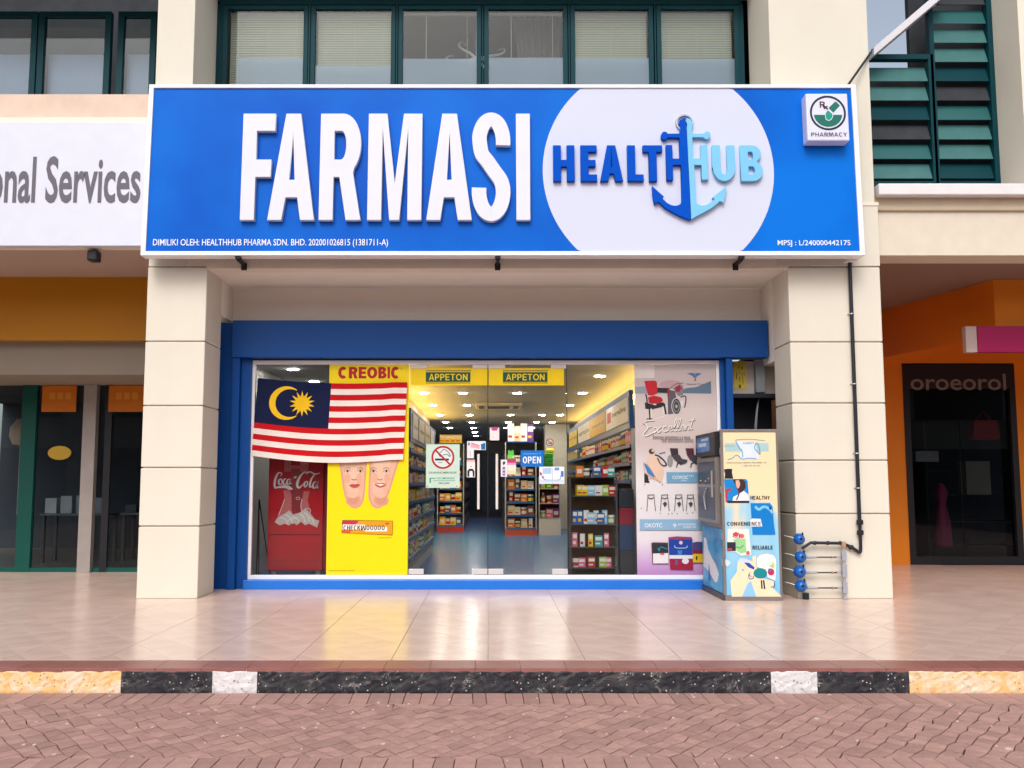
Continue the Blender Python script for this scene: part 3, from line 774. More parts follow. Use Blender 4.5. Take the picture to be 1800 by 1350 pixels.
# ================================================================== SIGNBOARD
YS = -.25
sx0, sx1 = X(255.5, 300, YS), X(1511.5, 300, YS)
sz0, sz1 = Z(451, YS), Z(147, YS)
szc = (sz0 + sz1) / 2
TILT = -math.radians(2.2)
sg = thing('signboard', 'long blue pharmacy signboard with raised white letters and white disc', 'sign', (0, YS, szc))
fw = .052
mb = MB().box(sx0, sx1, YS - .02, YS + .13, sz1 - fw * .75, sz1).box(sx0, sx1, YS - .02, YS + .13, sz0, sz0 + fw * .85)
mb.box(sx0, sx0 + fw, YS - .0195, YS + .129, sz0 + fw * .85, sz1 - fw * .75).box(sx1 - fw, sx1, YS - .0195, YS + .129, sz0 + fw * .85, sz1 - fw * .75)
mb.build('frame', WHITEFR, sg, .004)
box('panel', sx0 + fw, sx1 - fw, YS, YS + .12, sz0 + fw * .85, sz1 - fw * .75, SIGNBLUE, sg)
def xs_(px): return X(px, 300, YS)
def zs_(py): return Z(py, YS)
c_, r_ = (xs_(1157), zs_(300)), (xs_(1157 + 203) - xs_(1157))
pl = [(c_[0] + r_ * math.cos(a * PI / 60), c_[1] + r_ * math.sin(a * PI / 60)) for a in range(120)]
zt_, zb_ = sz1 - fw * .75 - .002, sz0 + fw * .85 + .002
pl = [(x, max(zb_, min(zt_, z))) for x, z in pl]
q_ = []
for p in pl:
    if not q_ or abs(p[0] - q_[-1][0]) + abs(p[1] - q_[-1][1]) > 1e-5: q_.append(p)
MB().prism(q_, YS - .004, YS - .0005).build('disc', SIGNWHITE, sg)
zf0, zf1 = zs_(391), zs_(202.5)
for ch_, a, b in (('F', 427.3, 484.5), ('A', 474.7, 556.5), ('R', 563.8, 637), ('M', 648, 742.4), ('A', 750.5, 830), ('S', 829.5, 897), ('I', 907, 931.5)):
    letter(ch_, xs_(a), xs_(b), zf0 - (.012 if ch_ == 'S' else 0), zf1 + (.012 if ch_ == 'S' else 0), YS - .066, .066, LETWHITE, sg, .128, .165, .004)
zh0, zh1 = zs_(321.5), zs_(258)
for ch_, a, b, m in (('H', 972, 1009.5, DBLUE), ('E', 1020, 1048.5, DBLUE), ('A', 1054, 1094, DBLUE), ('L', 1102, 1130, DBLUE), ('T', 1129.4, 1163.5, DBLUE), ('U', 1251, 1290.5, LBLUE), ('B', 1300, 1338.5, LBLUE)):
    letter(ch_, xs_(a), xs_(b), zh0, zh1, YS - .054, .05, m, sg, .21, .185, .0025)
def an(p): return (xs_(1130 + p[0] / 6.43), zs_(190 + p[1] / 6.43))
AL = [(430, 235), (410, 185), (425, 148), (462, 128), (495, 127), (478, 180), (500, 212), (497, 240), (514, 1284), (480, 1278), (400, 1245), (340, 1215), (230, 1150), (160, 1080), (112, 1105), (95, 1000), (92, 905), (220, 1022), (205, 1050), (260, 1100), (300, 1120), (340, 1128), (375, 1122), (400, 1108), (415, 1090), (422, 1060), (422, 662), (330, 662), (330, 835), (258, 835), (258, 435), (330, 435), (330, 590), (412, 590), (412, 350), (280, 350), (262, 372), (235, 378), (212, 358), (206, 325), (216, 296), (240, 280), (268, 287), (283, 305), (416, 305)]
AR = [(499, 240), (507, 200), (492, 165), (503, 127), (540, 138), (566, 175), (566, 215), (555, 250), (555, 305), (690, 305), (705, 285), (735, 279), (760, 295), (766, 325), (752, 352), (725, 370), (702, 365), (685, 348), (558, 346), (560, 590), (650, 590), (650, 435), (725, 435), (725, 830), (650, 830), (650, 662), (570, 662), (575, 1070), (590, 1105), (620, 1122), (660, 1126), (700, 1115), (745, 1088), (790, 1050), (766, 1030), (925, 905), (912, 1000), (885, 1095), (845, 1075), (800, 1115), (740, 1160), (640, 1215), (580, 1245), (518, 1283)]
outline_obj('anchor_half', [[an(p) for p in AL]], YS - .056, .052, DBLUE, sg, .002)
outline_obj('anchor_half', [[an(p) for p in AR]], YS - .056, .052, LBLUE, sg, .002)
ring = [an((480 + 100 * math.cos(a * PI / 20), 165 + 95 * math.sin(a * PI / 20))) for a in range(40)]
rin = [an((483 + 84 * math.cos(a * PI / 20), 168 + 79 * math.sin(a * PI / 20))) for a in range(40)]
outline_obj('anchor_ring', [ring, rin], YS - .034, .03, pm('grey_trim', rgb(196, 200, 216), .35), sg)
text('DIMILIKI OLEH: HEALTHHUB PHARMA SDN. BHD. 202001026815 (1381711-A)', xs_(275.5), xs_(684), zs_(436.5), zs_(421.5), YS - .002, WHITEFR, sg, bold=.003)
text('MPSJ : L/24000044217S', xs_(1361.5), xs_(1488), zs_(435.5), zs_(423.5), YS - .002, WHITEFR, sg, bold=.006)
# pharmacy light box on the board
YX = YS - .155
def xx(px): return X(px, 205, YX)
def zz(py): return Z(py, YX)
lb = thing('pharmacy_lightbox', 'small white square pharmacy emblem box at the right end of the signboard', 'sign', (0, YS, szc))
box('case', xx(1419), xx(1493), YX, YS - .001, zz(247.5), zz(163), pm('lightbox_white', rgb(226, 230, 250, .85), .35), lb, .012)
def ec(x, y): return 1400 + x / 11.25, 150 + y / 11.25
P_ = Print(YX - .002, 205)
NAVY, TEAL, TEALL, MAR = (28, 30, 62), (8, 112, 98), (20, 156, 140), (84, 20, 52)
P_.ring(*ec(640, 540), 30.0, 29.2, 3.6, NAVY)
P_.poly([ec(x, y) for x, y in [(360, 578)] + [(640 + 282 * math.cos(a * PI / 16), 560 + 260 * math.sin(a * PI / 16)) for a in range(15, 0, -1)] + [(922, 578)]], TEAL)
P_.poly([ec(x, y) for x, y in ((578, 590), (590, 530), (640, 470), (742, 560), (735, 620), (700, 680), (640, 700), (590, 670))], (236, 240, 250))
P_.poly([ec(x, y) for x, y in ((588, 590), (600, 535), (642, 485), (730, 562), (724, 620), (692, 670), (640, 690), (600, 660))], TEALL)
P_.poly([ec(x, y) for x, y in ((660, 440), (790, 315), (820, 320), (885, 392), (746, 535))], TEAL)
P_.word('R', *ec(485, 310), *ec(590, 435), MAR, lb, .2, .17)
P_.stroke([ec(545, 370), ec(640, 470)], 2.6, MAR); P_.stroke([ec(565, 460), ec(640, 402)], 2.0, MAR)
P_.build('emblem', lb)
P_.word('PHARMACY', *ec(285, 935), *ec(995, 1015), MAR, lb)
for o in (sg, lb): o.rotation_euler.x = TILT
# arms under the board and stay rod
for px, lab in ((429, 'black bracket arm under the left end of the signboard'), (875, 'black bracket arm under the middle of the signboard'), (1293, 'black bracket arm under the right part of the signboard')):
    xa = X({429: 419, 875: 875, 1293: 1303}[px], 451, YS); zb = Z(452, YS) - .012
    a = MB().box(xa - .018, xa + .018, YS + .0, .01, zb - .03, zb + .006).build('bracket_arm', BLACKP, None, .004)
    tag(a, lab, 'bracket', 'bracket arms under the signboard')
    MB().box(xa - .028, xa + .028, YS - .03, YS + .03, zb - .012, zb + .022).build('clamp', BLACKP, a, .004)
    MB().box(xa - .03, xa + .03, -.012, .005, zb - .075, zb + .0).build('mounting_plate', BLACKP, a, .003)
st = MB().tube([(X(1491, 148, YS + .05), YS + .05, Z(149, YS + .05)), (X(1531, 90, .0), .0, Z(92, .0))], .013, 10).build('stay_rod', BLACKPIPE, smooth=True)
tag(st, 'thin dark stay rod rising from the top right of the signboard', 'rod')
MB().tube([(X(1531, 90, .0), .0, Z(92, .0)), (X(1533, 86, .0), .0, Z(86, .0))], .006, 6).build('wire_end', BLACKPIPE, st)

# ================================================================== DOWNPIPE AND METERS
dp = thing('downpipe', 'black downpipe on the right pillar front from signboard to the meters', 'pipe', (X(1505, 900, -.03), -.03, 0))
xdp = X(1503, 700, -.04)
yd = -.035
MB().tube([(xdp, yd, Z(462, yd)), (xdp, yd, Z(915, yd))], .020, 14).build('pipe', BLACKPIPE, dp, smooth=True)
box('outlet', xdp - .06, xdp + .05, -.12, -.001, Z(463, 0), Z(455, 0) - .002, WHITEFR, dp, .003)
for py in (552, 675, 797, 858): MB().lathe([(.024, -.006), (.026, 0), (.024, .006)], (xdp, yd, Z(py, yd)), seg=14).box(xdp - .035, xdp + .035, -.008, -.0005, Z(py, yd) - .006, Z(py, yd) + .006).build('clip', ALU, dp)
for py in (918, 936): MB().lathe([(.028, -.026), (.036, -.02), (.036, .02), (.028, .026)], (xdp + .003, yd, Z(py, yd)), seg=8).build('coupling', BLACKP, dp)
MB().tube(crom([(xdp, yd, Z(915, yd)), (xdp + .002, yd, Z(950, yd)), (xdp, yd, Z(965, yd)), (xdp - .015, yd, Z(971, yd)), (X(1500, 962, yd), yd, Z(964, yd)), (X(1488, 958, yd), yd, Z(958, yd))], 6), .017, 12).build('elbow', BLACKPIPE, dp, smooth=True)
MB().lathe([(.024, -.02), (.024, .02)], (X(1496, 960, yd), yd, Z(962, yd)), axis='x', seg=8).build('coupling', BLACKP, dp)
PVC = pm('grey_pvc', rgb(168, 170, 180), .45, var=.06)
COPP = pm('taped_joint', rgb(190, 150, 122), .6, var=.15)
METB = pm('meter_blue', rgb(22, 100, 190), .3, var=.06, coat=.3)
ym = -.07
mf = thing('pipe_manifold', 'grey and black water pipe manifold standing against the right pillar', 'pipes', (X(1484, 1055, ym), ym, 0))
xm = X(1484, 1000, ym)
MB().tube([(xm, ym, 0.0), (xm, ym, Z(957, ym))], .015, 12).build('riser', PVC, mf, smooth=True)
for a, b in ((968, 986), (992, 1015), (1023, 1043), (1050, 1057.5)): box('tee', xm - .026, xm + .024, ym - .022, ym + .022, max(.001, Z(b, ym)), Z(a, ym), PVC, mf, .005)
MB().lathe([(.022, -.03), (.03, -.01), (.03, .02), (.02, .03)], (xm, ym, Z(957, ym)), seg=10).build('taped_joint', COPP, mf, smooth=True)
MB().tube([(X(1488, 958, yd), yd, Z(958, yd)), (xm, ym, Z(957, ym))], .016, 10).build('link_pipe', BLACKPIPE, mf, smooth=True)
MB().tube([(xm, ym, Z(955, ym)), (X(1425, 954, ym), ym, Z(954, ym)), (X(1410, 966, ym), ym, Z(964, ym))], .016, 12).build('top_pipe', BLACKPIPE, mf, smooth=True)
for px in (1432, 1455, 1477): MB().lathe([(.02, -.012), (.023, 0), (.02, .012)], (X(px, 954, ym), ym, Z(954.5, ym)), axis='x', seg=10).build('clamp', BLACKP, mf)
for py, x_m in ((979.5, 1410), (1006.5, 1408), (1033.5, 1410)):
    z = Z(py, ym); xe = X(x_m + 8, 1000, ym)
    MB().tube([(xm - .02, ym, z), (X(1436, 1000, ym), ym, z)], .008, 10).build('branch_pipe', DSTEEL, mf, smooth=True)
    MB().tube([(X(1436, 1000, ym), ym, z), (xe, ym, z)], [.012, .016], 10).build('branch_sleeve', PVC, mf, smooth=True)
    MB().lathe([(.012, -.008), (.016, 0), (.012, .008)], (X(1463, 1000, ym), ym, z), axis='x', seg=10).build('valve', COPP, mf)
    MB().box(X(1470, 1000, ym), X(1478, 1000, ym), ym - .014, ym + .014, z - .012, z + .012).build('collar', PVC, mf, .003)
box('foot_bracket', X(1412, 1050, ym), X(1421, 1050, ym), ym - .03, ym + .03, .0, Z(1042, ym), BLACKP, mf, .004)
names = ['top', 'second', 'third', 'bottom']
for k, (px, py, r) in enumerate(((1405, 947.5, .060), (1407.5, 979, .062), (1406, 1005, .066), (1408, 1030, .064))):
    ym2 = ym - .02; c = (X(px, py, ym2), ym2, Z(py, ym2))
    t = thing('water_meter', 'blue domed water meter, %s of the four stacked beside the vending machine' % names[k], 'water meter', (c[0], c[1], c[2] - r), 'blue water meters on the pillar pipes')
    MB().lathe([(.001, -r * .95), (r * .35, -r * .92), (r * .7, -r * .66), (r * .92, -r * .3), (r, .0), (r * .96, r * .25), (r * .5, r * .45), (.001, r * .5)], c, axis='y', seg=22).build('dome', METB, t, smooth=True)
    MB().lathe([(.014, -.004), (.014, 0), (.006, .003)], (c[0], c[1] - r * .94, c[2] + .005), axis='y', seg=10).build('cap', BLACKP, t)
    MB().box(c[0] + r * .35, c[0] + r * .6, c[1] - r * .5, c[1] - r * .2, c[2] + r * .6, c[2] + r * 1.15).build('lug', BLACKP, t, .003)
    MB().tube(crom([(c[0] - r * .8, c[1], c[2] + r * .1), (c[0] - r * 1.5, c[1] + .02, c[2] + r * .35), (c[0] - r * 2.4, c[1] + .05, c[2] + r * .55)], 5), .003, 6).build('seal_wire', ALU, t)

# ================================================================== VENDING MACHINE
vy0, vy1 = YG(1056), .84
vx0, vx1 = X(1269, 900, vy0), X(1371.5, 900, vy0)
vz1 = Z(754.5, vy0)
vm = thing('vending_machine', 'tall grey framed vending kiosk with sky blue health posters by the right pillar', 'vending machine', ((vx0 + vx1) / 2, (vy0 + vy1) / 2, 0))
box('body', vx0 + .02, vx1 - .006, vy0 + .02, vy1, .02, vz1 - .006, STEEL, vm, .004)
fw = .030
mb = MB().box(vx0, vx1, vy0, vy0 + .03, .0, .055).box(vx0, vx1, vy0, vy0 + .03, vz1 - .03, vz1).box(vx0, vx0 + .03, vy0, vy0 + .03, .055, vz1 - .03).box(vx1 - .022, vx1, vy0, vy0 + .03, .055, vz1 - .03)
mb.build('front_frame', STEEL, vm, .003)
# big poster
m = bpy.data.materials.new('poster_sky_wash'); m.use_nodes = True
n, l = m.node_tree.nodes, m.node_tree.links; p = n['Principled BSDF']; p.inputs['Roughness'].default_value = .4
tc = n.new('ShaderNodeTexCoord'); sx = n.new('ShaderNodeSeparateXYZ'); l.new(tc.outputs['Generated'], sx.inputs[0])
nz = n.new('ShaderNodeTexNoise'); nz.inputs['Scale'].default_value = 3.0; nz.inputs['Detail'].default_value = 1.5; l.new(tc.outputs['Generated'], nz.inputs['Vector'])
ad = n.new('ShaderNodeMath'); ad.operation = 'MULTIPLY_ADD'; ad.inputs[1].default_value = .9; l.new(nz.outputs[0], ad.inputs[0]); l.new(sx.outputs['Z'], ad.inputs[2])
cr = n.new('ShaderNodeValToRGB'); l.new(ad.outputs[0], cr.inputs[0])
cr.color_ramp.elements[0].position = .45; cr.color_ramp.elements[0].color = (*rgb(120, 200, 248), 1)
cr.color_ramp.elements[1].position = 1.15; cr.color_ramp.elements[1].color = (*rgb(250, 228, 184), 1)
e = cr.color_ramp.elements.new(.85); e.color = (*rgb(166, 216, 240), 1)
e = cr.color_ramp.elements.new(.98); e.color = (*rgb(244, 226, 190), 1)
l.new(cr.outputs[0], p.inputs['Base Color'])
box('poster_panel', vx0 + .031, vx1 - .023, vy0 + .006, vy0 + .02, .056, vz1 - .031, m, vm)
P_ = Print(vy0 + .004, 900)
def e5(x, y): return 1215 + x / 7.5 + (920 - 740 - y / 7.5) * .0, 740 + y / 7.5
def e6(x, y): return 1215 + x / 7.94 - 3, 900 + y / 7.94
WASH, SK = (226, 236, 246), (86, 160, 214)
P_.rect(*e5(470, 290), *e5(1045, 400), (176, 210, 214))
P_.poly([e5(*q) for q in ((610, 260), (870, 280), (900, 440), (930, 500), (700, 500), (640, 470), (700, 390))], WASH)
P_.stroke([e5(610, 260), e5(650, 350), e5(690, 400), e5(700, 480)], 1.6, SK); P_.stroke([e5(500, 510), e5(560, 490), e5(620, 450), e5(690, 500), e5(780, 490), e5(880, 500)], 1.4, SK)
P_.stroke([e5(930, 440), e5(860, 360), e5(890, 290), e5(920, 350), e5(930, 440)], 1.6, SK); P_.stroke([e5(450, 330), e5(590, 330)], .8, (150, 140, 120)); P_.stroke([e5(610, 250), e5(800, 240), e5(1000, 260)], 1.0, SK)
P_.text('AEBEEYY', *e5(700, 280), *e5(860, 305), SK, vm); P_.text('noonnooooo NAAN AAUIEIE I IE', *e5(480, 540), *e5(1010, 558), (120, 130, 140), vm); P_.text('I IIE W N W', *e5(690, 578), *e5(930, 600), SK, vm)
P_.poly([e5(*q) for q in ((445, 640), (490, 630), (555, 632), (550, 680), (565, 760), (450, 758), (460, 700))], (30, 34, 48))
P_.poly([e5(*q) for q in ((445, 768), (730, 765), (755, 790), (768, 1080), (470, 1075), (455, 1060))], (20, 138, 216))
P_.poly([e5(*q) for q in [(560, 770), (690, 768), (725, 800), (728, 880), (690, 930), (640, 950), (610, 900)]], (70, 44, 40))
P_.poly([e5(*q) for q in ((595, 785), (640, 775), (655, 830), (640, 880), (618, 895), (598, 850))], (232, 180, 160))
P_.poly([e5(*q) for q in ((545, 1060), (560, 1000), (640, 960), (700, 920), (760, 970), (768, 1060))], (244, 244, 246))
P_.poly([e5(*q) for q in ((455, 900), (545, 885), (535, 915), (490, 930), (485, 1070), (465, 1060))], (186, 60, 72))
P_.stroke([e5(620, 890), e5(635, 960), e5(600, 1040)], 2.2, (110, 44, 52)); P_.rect(*e5(480, 1052), *e5(768, 1080), (40, 40, 50))
P_.word('HEALTHY', *e5(785, 988), *e5(1042, 1036), (34, 34, 40), vm, .2)
P_.poly([e5(*q) for q in ((785, 1083), (1040, 1083), (1075, 1130), (1085, 1350), (1100, 1500), (800, 1500))], (0, 128, 212))
P_.stroke([e5(845, 1125), e5(890, 1165), e5(960, 1130), e5(1030, 1160), e5(1075, 1220)], 4.5, (128, 204, 240)); P_.ell(*e5(1040, 1150), 1.7, 3, (36, 44, 90)); P_.ell(*e5(1074, 1222), 1.5, 1, (210, 60, 110))
P_.poly([e6(*q) for q in ((840, 110), (880, 90), (990, 95), (1010, 200), (840, 205))], (236, 238, 242))
P_.word('CONVENIENCE', *e6(520, 138), *e6(990, 190), (34, 34, 40), vm, .2)
P_.poly([e6(*q) for q in ((525, 235), (820, 235), (845, 600), (700, 610), (640, 560), (515, 545))], (236, 240, 232))
P_.poly([e6(*q) for q in ((600, 380), (770, 370), (780, 560), (700, 580), (640, 540))], (160, 216, 150))
P_.poly([e6(*q) for q in ((595, 300), (640, 275), (680, 300), (660, 350), (600, 335))], (226, 60, 90)); P_.ell(*e6(715, 335), 5, 4, (226, 110, 118)); P_.stroke([e6(590, 340), e6(680, 365), e6(680, 290)], 1.1, (50, 40, 50))
P_.rect(*e6(513, 420), *e6(632, 545), (44, 46, 62)); P_.rect(*e6(520, 505), *e6(580, 535), (200, 70, 56)); P_.stroke([e6(640, 485), e6(690, 500), e6(740, 465)], 2.2, (70, 176, 140)); P_.ell(*e6(800, 572), 3.2, 3.6, (224, 90, 110))
P_.word('RELIABLE', *e6(865, 470), *e6(1145, 522), (34, 34, 40), vm, .2)
P_.poly([e6(*q) for q in ((650, 700), (720, 640), (860, 690), (860, 620), (910, 600), (915, 900), (1160, 970), (1130, 1060), (1200, 1130), (1250, 1180), (560, 1180), (545, 960), (640, 830))], (250, 230, 196))
P_.poly([e6(*q) for q in ((650, 690), (690, 640), (780, 650), (860, 740), (760, 715))], (206, 222, 244)); P_.poly([e6(*q) for q in ((700, 1180), (780, 1000), (830, 960), (900, 1180))], (150, 204, 244))
P_.poly([e6(*q) for q in ((920, 650), (960, 600), (1060, 580), (1150, 600), (1190, 660), (1170, 960), (1060, 910), (1040, 800), (920, 770))], (240, 244, 240))
P_.poly([e6(*q) for q in ((1140, 680), (1168, 770), (1130, 785), (1085, 750), (1130, 730))], (190, 214, 110))
P_.ell(*e6(962, 856), 12, 9.2, (20, 140, 150)); P_.ell(*e6(1112, 836), 5.8, 6.2, (208, 40, 90)); P_.ell(*e6(1095, 810), 3, 3, (110, 100, 180))
P_.poly([e6(*q) for q in ((740, 705), (810, 710), (885, 770), (878, 805), (800, 770))], (50, 72, 170)); P_.ell(*e6(722, 806), 1.4, 2, SK)
P_.stroke([e6(800, 870), e6(810, 930), e6(860, 925), e6(865, 890)], 1.5, (40, 80, 160)); P_.stroke([e6(820, 840), e6(810, 880), e6(840, 900)], 1.2, (60, 90, 140))
P_.stroke([e6(975, 950), e6(980, 1070)], 2.6, (34, 34, 40)); P_.stroke([e6(1005, 950), e6(1016, 1075)], 2.6, (34, 34, 40)); P_.stroke([e6(1155, 970), e6(1150, 1040), e6(1100, 1045)], 1.4, (40, 90, 160))
P_.poly([e6(*q) for q in ((480, 660), (540, 680), (555, 720), (510, 770), (485, 740))], (214, 232, 246))
P_.build('poster_print', vm)
# side towards the shop door (faces left, x = vx0)
def side(a0, b0, a1, b1):    # fraction along depth from front, z
    return (vy0 + (vy1 - vy0) * a0, vy0 + (vy1 - vy0) * a1, b0, b1)
xs0 = vx0 + .018
def sbox(name, f0, f1, z0, z1, m, d0=0.0, d1=.02, parent=vm, bevel=.003):
    y0, y1, _, _ = side(f0, 0, f1, 0)
    return box(name, xs0 - d1, xs0 - d0, y0, y1, z0, z1, m, parent, bevel)
zmid, zscr = Z(922, vy0) , Z(800, vy0)
sbox('plinth', .0, 1, .0, .06, DSTEEL, 0, .022)
m2 = pm('blue_swirl_print', rgb(36, 140, 206), .4, var=.1, scale=2.2, col2=rgb(110, 196, 236))
sbox('side_poster', .08, .97, .065, zmid - .05, m2, .0, .012)
mb = MB(); ysd = lambda f: vy0 + (vy1 - vy0) * f
for kk, (pts, mi) in enumerate((([(.93, .30), (.83, .30), (.60, .22), (.40, .12), (.30, .14), (.22, .28), (.35, .42), (.52, .50), (.68, .62), (.78, .80), (.88, .80)], 0), ([(.72, .10), (.60, .12), (.66, .40)], 1), ([(.62, .05), (.50, .03), (.40, .08), (.55, .16)], 2))):
    zz_ = lambda v: .065 + (zmid - .115) * v
    mb.add([(xs0 - .013 - .0005 * kk, ysd(a), zz_(b)) for a, b in pts], [tuple(range(len(pts)))], mi)
mb.build('side_print', [cm(232, 238, 246), cm(20, 92, 176), cm(120, 186, 230)], vm)
dd = sbox('door', .10, .99, zmid, zscr - .02, STEEL, 0, .05)
y0, y1, _, _ = side(.16, 0, .93, 0)
zm2 = (zmid + zscr) / 2 + .04
MB().box(xs0 - .052, xs0 - .0505, y0, y1, zm2 + .015, zscr - .06).box(xs0 - .052, xs0 - .0505, y0, y1, zmid + .04, zm2 - .015).build('door_glass', pm('dark_blue_glass', rgb(30, 58, 88), .35, var=.3, scale=3, spec=.25), dd)
MB().tube([(xs0 - .075, vy0 + .17, zm2 - .12), (xs0 - .075, vy0 + .17, zm2 + .16)], .012, 10).build('door_handle', ALU, dd, smooth=True)
mb = MB()
for a, b in ((.55, .62), (.78, .63), (.40, .66)): mb.lathe([(.001, -.012), (.012, 0), (.001, .012)], (xs0 - .056, ysd(a), zmid + b * (zscr - zmid)), seg=8)
mb.build('indicator', pm('amber_knob', rgb(236, 170, 90), .4), dd)
MB().tube(crom([(xs0 - .06, ysd(.5), zm2 - .03), (xs0 - .07, ysd(.58), zm2 - .12), (xs0 - .06, ysd(.55), zm2 - .26)], 5), .008, 8).build('nozzle', PVC, dd, smooth=True)
sh = sbox('screen_housing', .08, .99, zscr, vz1 - .02, BLACKP, -.01, .06)
y0, y1, _, _ = side(.30, 0, .93, 0)
box('screen', xs0 - .0625, xs0 - .061, y0, y1, zscr + .05, vz1 - .06, cm(24, 124, 206, .25), sh)
MB().box(xs0 - .064, xs0 - .063, y0 + .15, y1 - .12, zscr + .11, zscr + .15).box(xs0 - .064, xs0 - .063, y0 + .05, y0 + .4, vz1 - .10, vz1 - .075).build('screen_print', cm(186, 214, 240), sh)
for k, zc in enumerate((.35, .62, 1.1, 1.5)): box('hinge', vx0 - .006, vx0 + .0, vy0 + .003, vy0 + .028, zc, zc + .07, ALU, vm, .002)

# ================================================================== PRINTS ON THE GLASS
YP_ = YGL - .008
cp_ = thing('poster', 'tall yellow poster with two foot shaped faces on the left glass', 'poster', (X(648, 820, YP_), YP_, gz0))
box('sheet', xg(576.5), xg(718), YP_ - .001, YP_, gz0 + .002, gz1 - .001, YELLOW, cp_)
z0, z1 = Z(665.2, YP_), Z(645.2, YP_)
xw = [(594.5, 611.5), (613.3, 628.7), (630.5, 644), (645.3, 663.2), (665, 679.6), (681.3, 685.6), (687.2, 703.5)]
RED = cm(186, 20, 26)
for ch_, (a, b) in zip('CREOBIC', xw): letter(ch_, X(a, 655, YP_), X(b, 655, YP_), z0, z1, YP_ - .004, .0025, RED, cp_, .28, .22)
P_ = Print(YP_ - .0015, 900)
def f7(x, y): return 430 + x / 5.627, 780 + y / 5.627
SKIN, SKIN2, SKIN3 = (222, 164, 134), (238, 194, 168), (216, 154, 128)
F1 = [(915, 60), (930, 200), (945, 300), (965, 430), (990, 530), (1020, 600), (1055, 635), (1100, 640), (1145, 620), (1175, 570), (1188, 480), (1195, 350), (1203, 200), (1210, 60)]
F2 = [(1222, 60), (1228, 200), (1225, 350), (1220, 470), (1225, 550), (1255, 615), (1300, 642), (1345, 632), (1390, 580), (1430, 480), (1470, 350), (1500, 250), (1530, 150), (1540, 60)]
for FF in (F1, F2):
    cx_ = sum(a for a, b in FF) / len(FF); cy_ = 330
    P_.poly([f7(*q) for q in FF], SKIN)
    P_.poly([f7(cx_ + (a - cx_) * .84, cy_ + (b - cy_) * .93) for a, b in FF], (232, 180, 152))
    P_.poly([f7(cx_ + (a - cx_) * .55 - 14, cy_ + (b - cy_) * .62) for a, b in FF], SKIN2)
    for q, c in ((1.0, (222, 164, 138)), (.8, (218, 158, 132)), (.6, (212, 150, 124))): P_.ell(*f7(cx_, 560), 13.5 * q, 10.5 * q, c)
    P_.ell(*f7(cx_ - 8, 505), 9, 6, (234, 186, 160)); P_.ell(*f7(cx_ - 60, 340), 5, 9, (232, 176, 150)); P_.ell(*f7(cx_ + 55, 345), 5, 9, (228, 172, 148))
for ex in (0, 258):
    for cx_, cy_ in ((1012, 272), (1140, 272)):
        P_.stroke([f7(cx_ + ex - 34, cy_ - 22), f7(cx_ + ex, cy_ - 36), f7(cx_ + ex + 32, cy_ - 24)], .9, (150, 96, 74))
        P_.ell(*f7(cx_ + ex, cy_), 4.6, 2.2, (238, 226, 220)); P_.ell(*f7(cx_ + ex, cy_), 2.1, 2.1, (84, 56, 46))
        P_.stroke([f7(cx_ + ex - 32, cy_ + 4), f7(cx_ + ex, cy_ - 15), f7(cx_ + ex + 30, cy_ + 4)], .8, (96, 62, 50))
    P_.stroke([f7(1070 + ex, 268), f7(1074 + ex, 320), f7(1062 + ex, 345)], 2.4, (240, 200, 176)); P_.stroke([f7(1052 + ex, 348), f7(1078 + ex, 358), f7(1104 + ex, 350)], 1.5, (190, 118, 98))
    if ex == 0:
        P_.poly([f7(x + 0, y) for x, y in ((1028, 412), (1060, 398), (1085, 402), (1110, 395), (1142, 405), (1115, 432), (1085, 440), (1055, 432))], (204, 86, 84)); P_.stroke([f7(1036, 412), f7(1085, 414), f7(1136, 407)], .8, (120, 40, 44))
    else:
        P_.poly([f7(x, y) for x, y in ((1280, 400), (1310, 390), (1340, 392), (1370, 388), (1400, 402), (1370, 428), (1335, 434), (1305, 424))], (206, 84, 86)); P_.poly([f7(x, y) for x, y in ((1295, 402), (1340, 400), (1386, 403), (1340, 418))], (244, 238, 236))
P_.poly([f7(*q) for q in ((968, 755), (1470, 762), (1465, 905), (962, 882))], (70, 44, 30))
P_.poly([f7(*q) for q in ((972, 760), (1132, 762), (1130, 800), (975, 800))], (208, 44, 84)); P_.poly([f7(*q) for q in ((1132, 762), (1466, 766), (1462, 900), (1050, 885), (1050, 862))], (240, 160, 24))
P_.poly([f7(*q) for q in ((966, 850), (1050, 852), (1048, 882), (966, 880))], (226, 92, 44)); P_.poly([f7(*q) for q in ((972, 798), (1190, 800), (1210, 818), (1410, 822), (1412, 866), (1200, 868), (1180, 852), (970, 850))], (248, 246, 240))
P_.word('CHECKWOOOOO', *f7(980, 808), *f7(1388, 856), (30, 28, 34), cp_, .19)
P_.text('4B', *f7(1392, 780), *f7(1432, 800), (150, 40, 40), cp_, bold=.012)
P_.text('* nnnoooonnnnnnn', *f7(1322, 922), *f7(1455, 934), (110, 100, 20), cp_); P_.text('nnnnnnnnnnnn nnnn n nnnnnn', *f7(845, 1250), *f7(1095, 1258), (130, 124, 40), cp_)
P_.ring(703.5, 648.5, 1.3, 1.3, .5, (200, 150, 60))
P_.build('poster_print', cp_)
